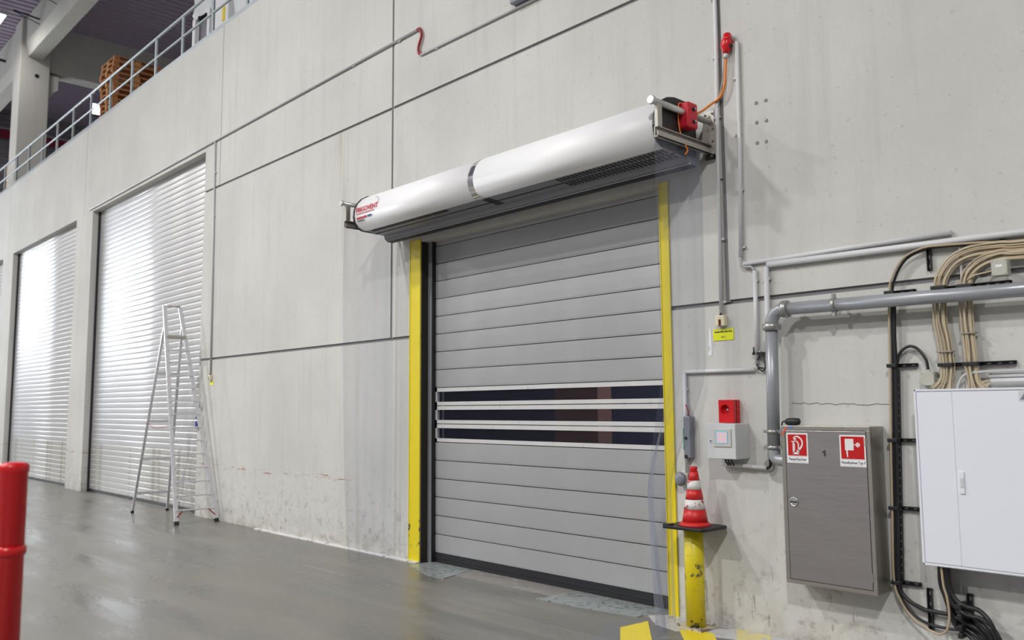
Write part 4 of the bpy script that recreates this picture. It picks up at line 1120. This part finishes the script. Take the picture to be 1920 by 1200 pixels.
# clamps where cables cross the rails
for x, z, lab in ((-2.632,2.676,'behind the grey pipe'),(-2.640,2.137,'level with the lower junction box'),(-2.662,1.595,'beside white cabinet, level with red signs'),(-2.680,1.107,'level with the fire cabinet lock'),(-2.690,.58,'level with the fire cabinet bottom')):
    o = MB().box(x-.035, x+.035, -.078, -.03, z-.014, z+.014).build('cable_clamp', M['black_metal'], None, at=(x,0,z-.014), bevel=.004)
    tag(o, 'small black clamp on riser cables ' + lab, 'clamp', 'riser cable clamps')
# two bundles of beige cables
A = [(-1.2,2.885),(-1.747,2.896),(-1.876,2.907),(-2.044,2.905),(-2.169,2.860),(-2.246,2.771),(-2.276,2.679),(-2.289,2.45),(-2.269,2.297),(-2.258,2.107),(-2.270,2.014),(-2.30,1.94)]
B = [(-1.2,2.83),(-1.75,2.846),(-1.879,2.853),(-1.998,2.825),(-2.081,2.752),(-2.108,2.642),(-2.113,2.436),(-2.103,2.249),(-2.098,2.101),(-2.090,2.009),(-2.07,1.94)]
def bundle(path, n, seed, label, spread, ties):
    q = random.Random(seed)
    t = thing('cable_bundle', (path[-1][0], 0, path[-1][1]), label, 'cables')
    for k in range(n):
        off = (k-(n-1)/2)*spread; dy = q.uniform(-.018, .018)
        pts = []
        for i, (x, z) in enumerate(path):
            a = Vector(path[min(i+1, len(path)-1)]) - Vector(path[max(i-1, 0)]); a.normalize(); nr = Vector((-a.y, a.x))
            w = 1.0 + (.9 if i == len(path)-1 else 0)
            jx = q.uniform(-.003, .003)
            pts.append((x + nr.x*(off*w+jx), -.055+dy+q.uniform(-.004, .004), z + nr.y*(off*w+jx)))
        MB().tube(spline(pts, 6), .0062, 7).build('cable', M['cable_beige' if q.random() < .75 else 'cable_tan'], t)
    for x, z, hor in ties:
        w = n*spread/2+.010
        MB().box(x-w, x+w, -.086, -.026, z-.004, z+.004).build('cable_tie', M['tie'], t)
    return t
bundle(A, 11, 11, 'left bundle of beige cables curving down into white cabinet', .0082, ((-2.265,2.22,0),))
bundle(B, 10, 12, 'right bundle of beige cables passing beige junction box', .0082, ((-2.106,2.34,0),))
for x, z, lab in ((-2.280,2.675,'left bundle of beige cables behind pipe'),(-2.110,2.668,'right bundle of beige cables behind pipe'),(-2.262,2.128,'left bundle of beige cables above white cabinet'),(-2.100,2.128,'right bundle of beige cables above white cabinet')):
    o = MB().box(x-.05, x+.05, -.092, -.031, z-.013, z+.013).build('cable_clamp', M['black_metal'], None, at=(x,0,z-.013), bevel=.004)
    tag(o, 'black clamp bar across the ' + lab, 'clamp', 'bundle clamps')
cable([(-2.135,2.97),(-2.139,2.588),(-2.150,2.30),(-2.146,2.103),(-2.145,1.95)], .010, 'pvc_dim', 'single grey cable running straight between the two beige bundles', 'riser_cable', y=-.03)
cable([(-2.20,1.94),(-2.19,1.99),(-2.15,2.05),(-2.07,2.068),(-1.9,2.072),(-1.3,2.075)], .009, 'pvc_dim', 'grey cable bending out of cabinet top to the right', 'riser_cable', y=-.06)
conduit([(-2.0,-.03,2.043),(-1.25,-.03,2.045)], .016, 'upper short white conduit above white cabinet', n=12)
conduit([(-1.985,-.05,2.008),(-1.25,-.05,2.010)], .016, 'lower short white conduit touching white cabinet top', n=12)
for i, dz in enumerate((0, -.03)):
    cable([(-2.09+.02*i,2.02+dz*.2),(-2.055,2.000+dz*.4),(-2.02,2.006+dz),(-1.98,2.012+dz*.3)], .006, 'cable_beige', ('beige cable turning from bundle into upper short white conduit', 'beige cable sagging from bundle into lower short white conduit')[i], 'stray_cable', y=-.05)
# junction boxes
t = thing('junction_box', (-1.9, -.1, 2.70), 'beige square junction box with label, under the cable bundles', 'box')
JY = -.17
o = L2 = None
bx0, bx1, bz0, bz1 = -1.905, -1.805, 2.700, 2.812
MB().box(bx0, bx1, -.165, -.095, bz0, bz1).build('body', M['jbox'], t, bevel=.006)
lid = MB().box(bx0+.002, bx1-.002, -.172, -.166, bz0+.002, bz1-.002).build('lid', M['jbox'], t, bevel=.003)
MB().box(bx0+.03, bx1-.03, -.1735, -.172, 2.758, 2.774).build('label', M['sign_white'], lid)
for x in (bx0+.012, bx1-.012):
    for z in (bz0+.012, bz1-.012): MB().lathe((x,-.172,z),(0,-1,0),[(.004,0),(.003,.002)],8).build('screw', M['tie'], lid)
MB().box(bx0+.03, bx1-.03, -.095, -.001, bz0+.04, bz1-.04).build('standoff', M['galv'], t)
MB().tube(spline([(-1.905,-.13,2.745),(-1.95,-.11,2.74),(-2.03,-.08,2.735),(-2.09,-.07,2.71)]), .006, 7).build('inlet_cable', M['cable_beige'], t)
t = thing('junction_box', (-2.395, -.03, 1.985), 'beige square junction box with black cable arching from its top', 'box')
MB().box(-2.445, -2.347, -.062, -.001, 1.985, 2.086).build('body', M['jbox'], t, bevel=.006)
lid = MB().box(-2.443, -2.349, -.068, -.063, 1.987, 2.084).build('lid', M['jbox'], t, bevel=.003)
for x in (-2.432, -2.360):
    for z in (1.998, 2.073): MB().lathe((x,-.068,z),(0,-1,0),[(.004,0),(.003,.002)],8).build('screw', M['tie'], lid)
MB().lathe((-2.393,-.035,2.086), (0,0,1), [(.014,0),(.014,.012),(.010,.02)], 10).build('gland', M['pvc_grey'], t)
cable([(-2.393,2.10),(-2.407,2.175),(-2.458,2.250),(-2.521,2.273),(-2.585,2.230),(-2.610,2.150),(-2.616,2.05)], .011, 'cable_black', 'black cable arching from junction box to the upright rail', 'arched_cable', y=-.04)
# thick black cables under the cabinet
thick = [([(-2.385,.78),(-2.386,.62),(-2.362,.537),(-2.335,.45),(-2.295,.385),(-2.225,.358),(-2.12,.30),(-2.04,.17)], .020),
         ([(-2.358,.78),(-2.352,.62),(-2.338,.50),(-2.31,.42),(-2.24,.385),(-2.13,.33),(-2.05,.17)], .019),
         ([(-2.338,.78),(-2.332,.60),(-2.300,.51),(-2.221,.470),(-2.12,.40),(-2.06,.32),(-2.02,.17)], .019),
         ([(-2.300,.78),(-2.297,.62),(-2.258,.535),(-2.199,.505),(-2.119,.490),(-2.050,.42),(-2.015,.30),(-2.005,.15)], .017),
         ([(-2.36,.78),(-2.36,.62),(-2.345,.52),(-2.30,.44),(-2.215,.43),(-2.11,.36),(-2.06,.28),(-2.03,.15)], .016),
         ([(-2.34,.46),(-2.29,.37),(-2.215,.335),(-2.15,.29),(-2.10,.21),(-2.09,.12)], .014),
         ([(-2.33,.44),(-2.28,.35),(-2.215,.315),(-2.16,.27),(-2.12,.19),(-2.11,.10)], .013),
         ([(-2.310,.78),(-2.310,.62),(-2.285,.52),(-2.21,.455),(-2.11,.44),(-2.03,.38),(-1.99,.28),(-1.985,.12)], .014)]
q = random.Random(5)
for k, (p, r) in enumerate(thick):
    yy = -.042 - .033*(k % 4)
    cable([(x, yy - q.uniform(0, .01), z) for x, z in p], r, 'cable_black', 'thick black cable bunched under the white electrical cabinet', 'supply_cable')['group'] = 'supply cables under the cabinet'
o = MB().tube([(-2.165+.033*math.cos(R(a)), -.10, .245+.033*math.sin(R(a))) for a in range(0, 361, 20)], .006, 6).build('cable_lug', M['chrome'], None, at=(-2.165,-.10,.21))
tag(o, 'shiny metal ring on the black cables at the wall foot', 'ring')
for z in (.50, .43, .36, .31):
    o = MB().box(-2.255, -2.225, -.165, -.03, z-.018, z+.018).build('cable_clamp', M['black_metal'], None, at=(-2.24,0,z-.018), bevel=.004)
    tag(o, 'dark clamp on upright rail holding thick black cables', 'clamp', 'clamps on the lower upright rail')
# hairline crack above the fire cabinet
q = random.Random(9); pts = [(-3.48+.8*k/22, -.0008, 1.872 + q.uniform(-.008,.008) - .02*k/22) for k in range(23)]
o = MB().tube(pts, .0028, 5).build('wall_crack', M['joint'], wall); 

# ================================================================== BOLLARD AND CONE
BX, BY, BR = -4.325, -.20, .082
t = thing('bollard', (BX, BY, 0), 'round yellow steel bollard with scuffs and bolted base plate', 'bollard')
MB().tube([(BX, BY, .012), (BX, BY, .95)], BR, 28).build('tube', M['yellow_scuffed'], t)
MB().box(BX-.14, BX+.14, BY-.13, BY+.13, .006, .018).build('base_plate', paint('worn_base_plate', (.55,.50,.36), .5, wear=((.2,.13,.07), .55, 10)), t, bevel=.003)
for dx in (-.11, .11):
    for dy in (-.10, .10):
        b = MB(); b.lathe((BX+dx, BY+dy, .018), (0,0,1), [(.018,0),(.018,.004),(.012,.004),(.012,.014),(.006,.014),(.006,.022)], 8)
        b.build('anchor_bolt', M['galv'], t)
cz = .850
cxn, cyn = BX+.02, BY
t = thing('traffic_cone', (cxn, cyn, cz), 'worn red and white traffic cone put over the yellow bollard', 'cone')
b = MB()
b.prism([(cxn-.22,cyn-.16),(cxn-.19,cyn-.20),(cxn+.19,cyn-.20),(cxn+.22,cyn-.16),(cxn+.22,cyn+.14),(cxn+.19,cyn+.17),(cxn-.19,cyn+.17),(cxn-.22,cyn+.14)], 'z', cz-.025, cz)
b.box(cxn-.20, cxn-.13, cyn-.19, cyn-.12, cz, cz+.012)
b.build('base', M['black'], t, bevel=.005)
def cr(h): return .108 - (.108-.030)*(h-.03)/.45
def seg(h0, h1, nm, m, grow=0):
    MB().lathe((cxn, cyn, cz), (0,0,1), [(cr(h0)+grow, h0), (cr((h0+h1)/2)+grow, (h0+h1)/2), (cr(h1)+grow, h1)], 28).build(nm, M[m], t)
MB().lathe((cxn, cyn, cz), (0,0,1), [(.14,0),(.128,.015),(cr(.03),.03)], 28).build('skirt', M['cone_red'], t)
seg(.03, .135, 'red_band', 'cone_red'); seg(.135, .215, 'white_band', 'cone_white', .0015); seg(.215, .30, 'red_band', 'cone_red')
seg(.30, .375, 'white_band', 'cone_white', .0015); seg(.375, .45, 'red_band', 'cone_red')
MB().lathe((cxn, cyn, cz), (0,0,1), [(.034,.45),(.030,.462),(.033,.472),(.033,.487),(.022,.49)], 22).build('tip', M['red'], t)

# ================================================================== LADDER
F1, F2 = Vector((-13.95,-.74,0)), Vector((-13.90,-.09,0))
T1, T2 = Vector((-15.1,-.617,3.70)), Vector((-15.1,-.345,3.69))
R1, R2_ = Vector((-16.18,-.66,0)), Vector((-16.10,-.06,0))
t = thing('step_ladder', (-15, -.4, 0), 'tall aluminium platform step ladder in front of roller door', 'ladder')
def on(a, b, z): return a + (b-a)*((z-a.z)/(b.z-a.z))
d1_ = (T1-F1).normalized()
for a, b_ in ((F1, T1), (F2, T2)):
    MB().bar(on(a, b_, .05), b_, .028, .068, (0,1,0)).build('stile', M['ladder'], t, bevel=.003)
    MB().bar(a + Vector((0,0,.004)), on(a, b_, .055), .034, .076, (0,1,0)).build('foot', M['black'], t)
JZ = 3.36
J1, J2 = on(F1, T1, JZ) + Vector((-.03,.0,0)), on(F2, T2, JZ) + Vector((-.03,0,0))
for a, j in ((R1, J1), (R2_, J2)):
    MB().bar(on(a, j, .04), j, .026, .045, (0,1,0)).build('rear_leg', M['ladder'], t, bevel=.003)
    MB().bar(a + Vector((0,0,.004)), on(a, j, .045), .032, .052, (0,1,0)).build('foot', M['black'], t)
zs = [3.12*k/14 for k in range(1, 14)]
for z in zs:
    p, q_ = on(F1, T1, z), on(F2, T2, z)
    MB().bar(p, q_, .06, .024).build('rung', M['ladder'], t, bevel=.003)
p, q_ = on(F1, T1, 3.12), on(F2, T2, 3.12)
MB().add([p+Vector((.04,0,0)), q_+Vector((.04,0,0)), q_+Vector((-.30,0,0)), p+Vector((-.30,0,0)), p+Vector((.04,0,.04)), q_+Vector((.04,0,.04)), q_+Vector((-.30,0,.04)), p+Vector((-.30,0,.04))],
   [(0,1,2,3),(4,7,6,5),(0,4,5,1),(1,5,6,2),(2,6,7,3),(3,7,4,0)]).build('platform', M['alu_dull'], t, bevel=.004)
MB().tube([T1, T2], .02, 8).build('top_bar', M['alu'], t)
for z in (2.50, 1.66, .98, .36):
    MB().bar(on(R1, J1, z), on(R2_, J2, z), .026, .05).build('rear_brace', M['ladder'], t, bevel=.003)
MB().tube(spline([on(R1, J1, 1.62), (-15.3,-.62,1.54), on(F1, T1, 1.60)]), .006, 6).build('safety_strap', M['cable_red'], t)
for a, b_, s in ((F1, T1, 1), (F2, T2, -1)):
    p = on(a, b_, .223); MB().bar(p + Vector((.02,.11*s,0)), on(a, b_, .12) + Vector((.02,.015*s,0)), .012, .018).build('corner_stay', M['cable_red'], t)

# ================================================================== RED POST NEAR THE CAMERA
px, py = -4.160, -5.392
t = thing('red_post', (px, py, 0), 'tall round red steel post with collar standing free on the floor', 'post')
MB().lathe((px, py, 0), (0,0,1), [(.057,.02),(.056,1.585),(.060,1.590),(.061,1.613),(.056,1.625),(.03,1.631)], 28).build('tube', M['red'], t)
MB().lathe((px, py, 1.24), (0,0,1), [(.056,0),(.063,.004),(.065,.02),(.063,.036),(.056,.04)], 28).build('collar', M['red'], t)
MB().lathe((px, py, 0), (0,0,1), [(.15,0),(.15,.016),(.10,.022),(.057,.024)], 28).build('foot_plate', M['red'], t)

# ================================================================== BEHIND THE FAST DOOR
t = thing('storage_crate', (-8.2, 2.75, 0), 'brown crate standing behind the window laths of the fast door', 'crate')
MB().box(-8.65, -7.82, 2.6, 2.9, 0, 2.3).build('body', M['crate'], t, bevel=.01)
b = MB()
for z in (.3, 1.1, 1.9): b.box(-8.66, -7.81, 2.585, 2.915, z, z+.08)
b.build('batten', M['wood'], t)
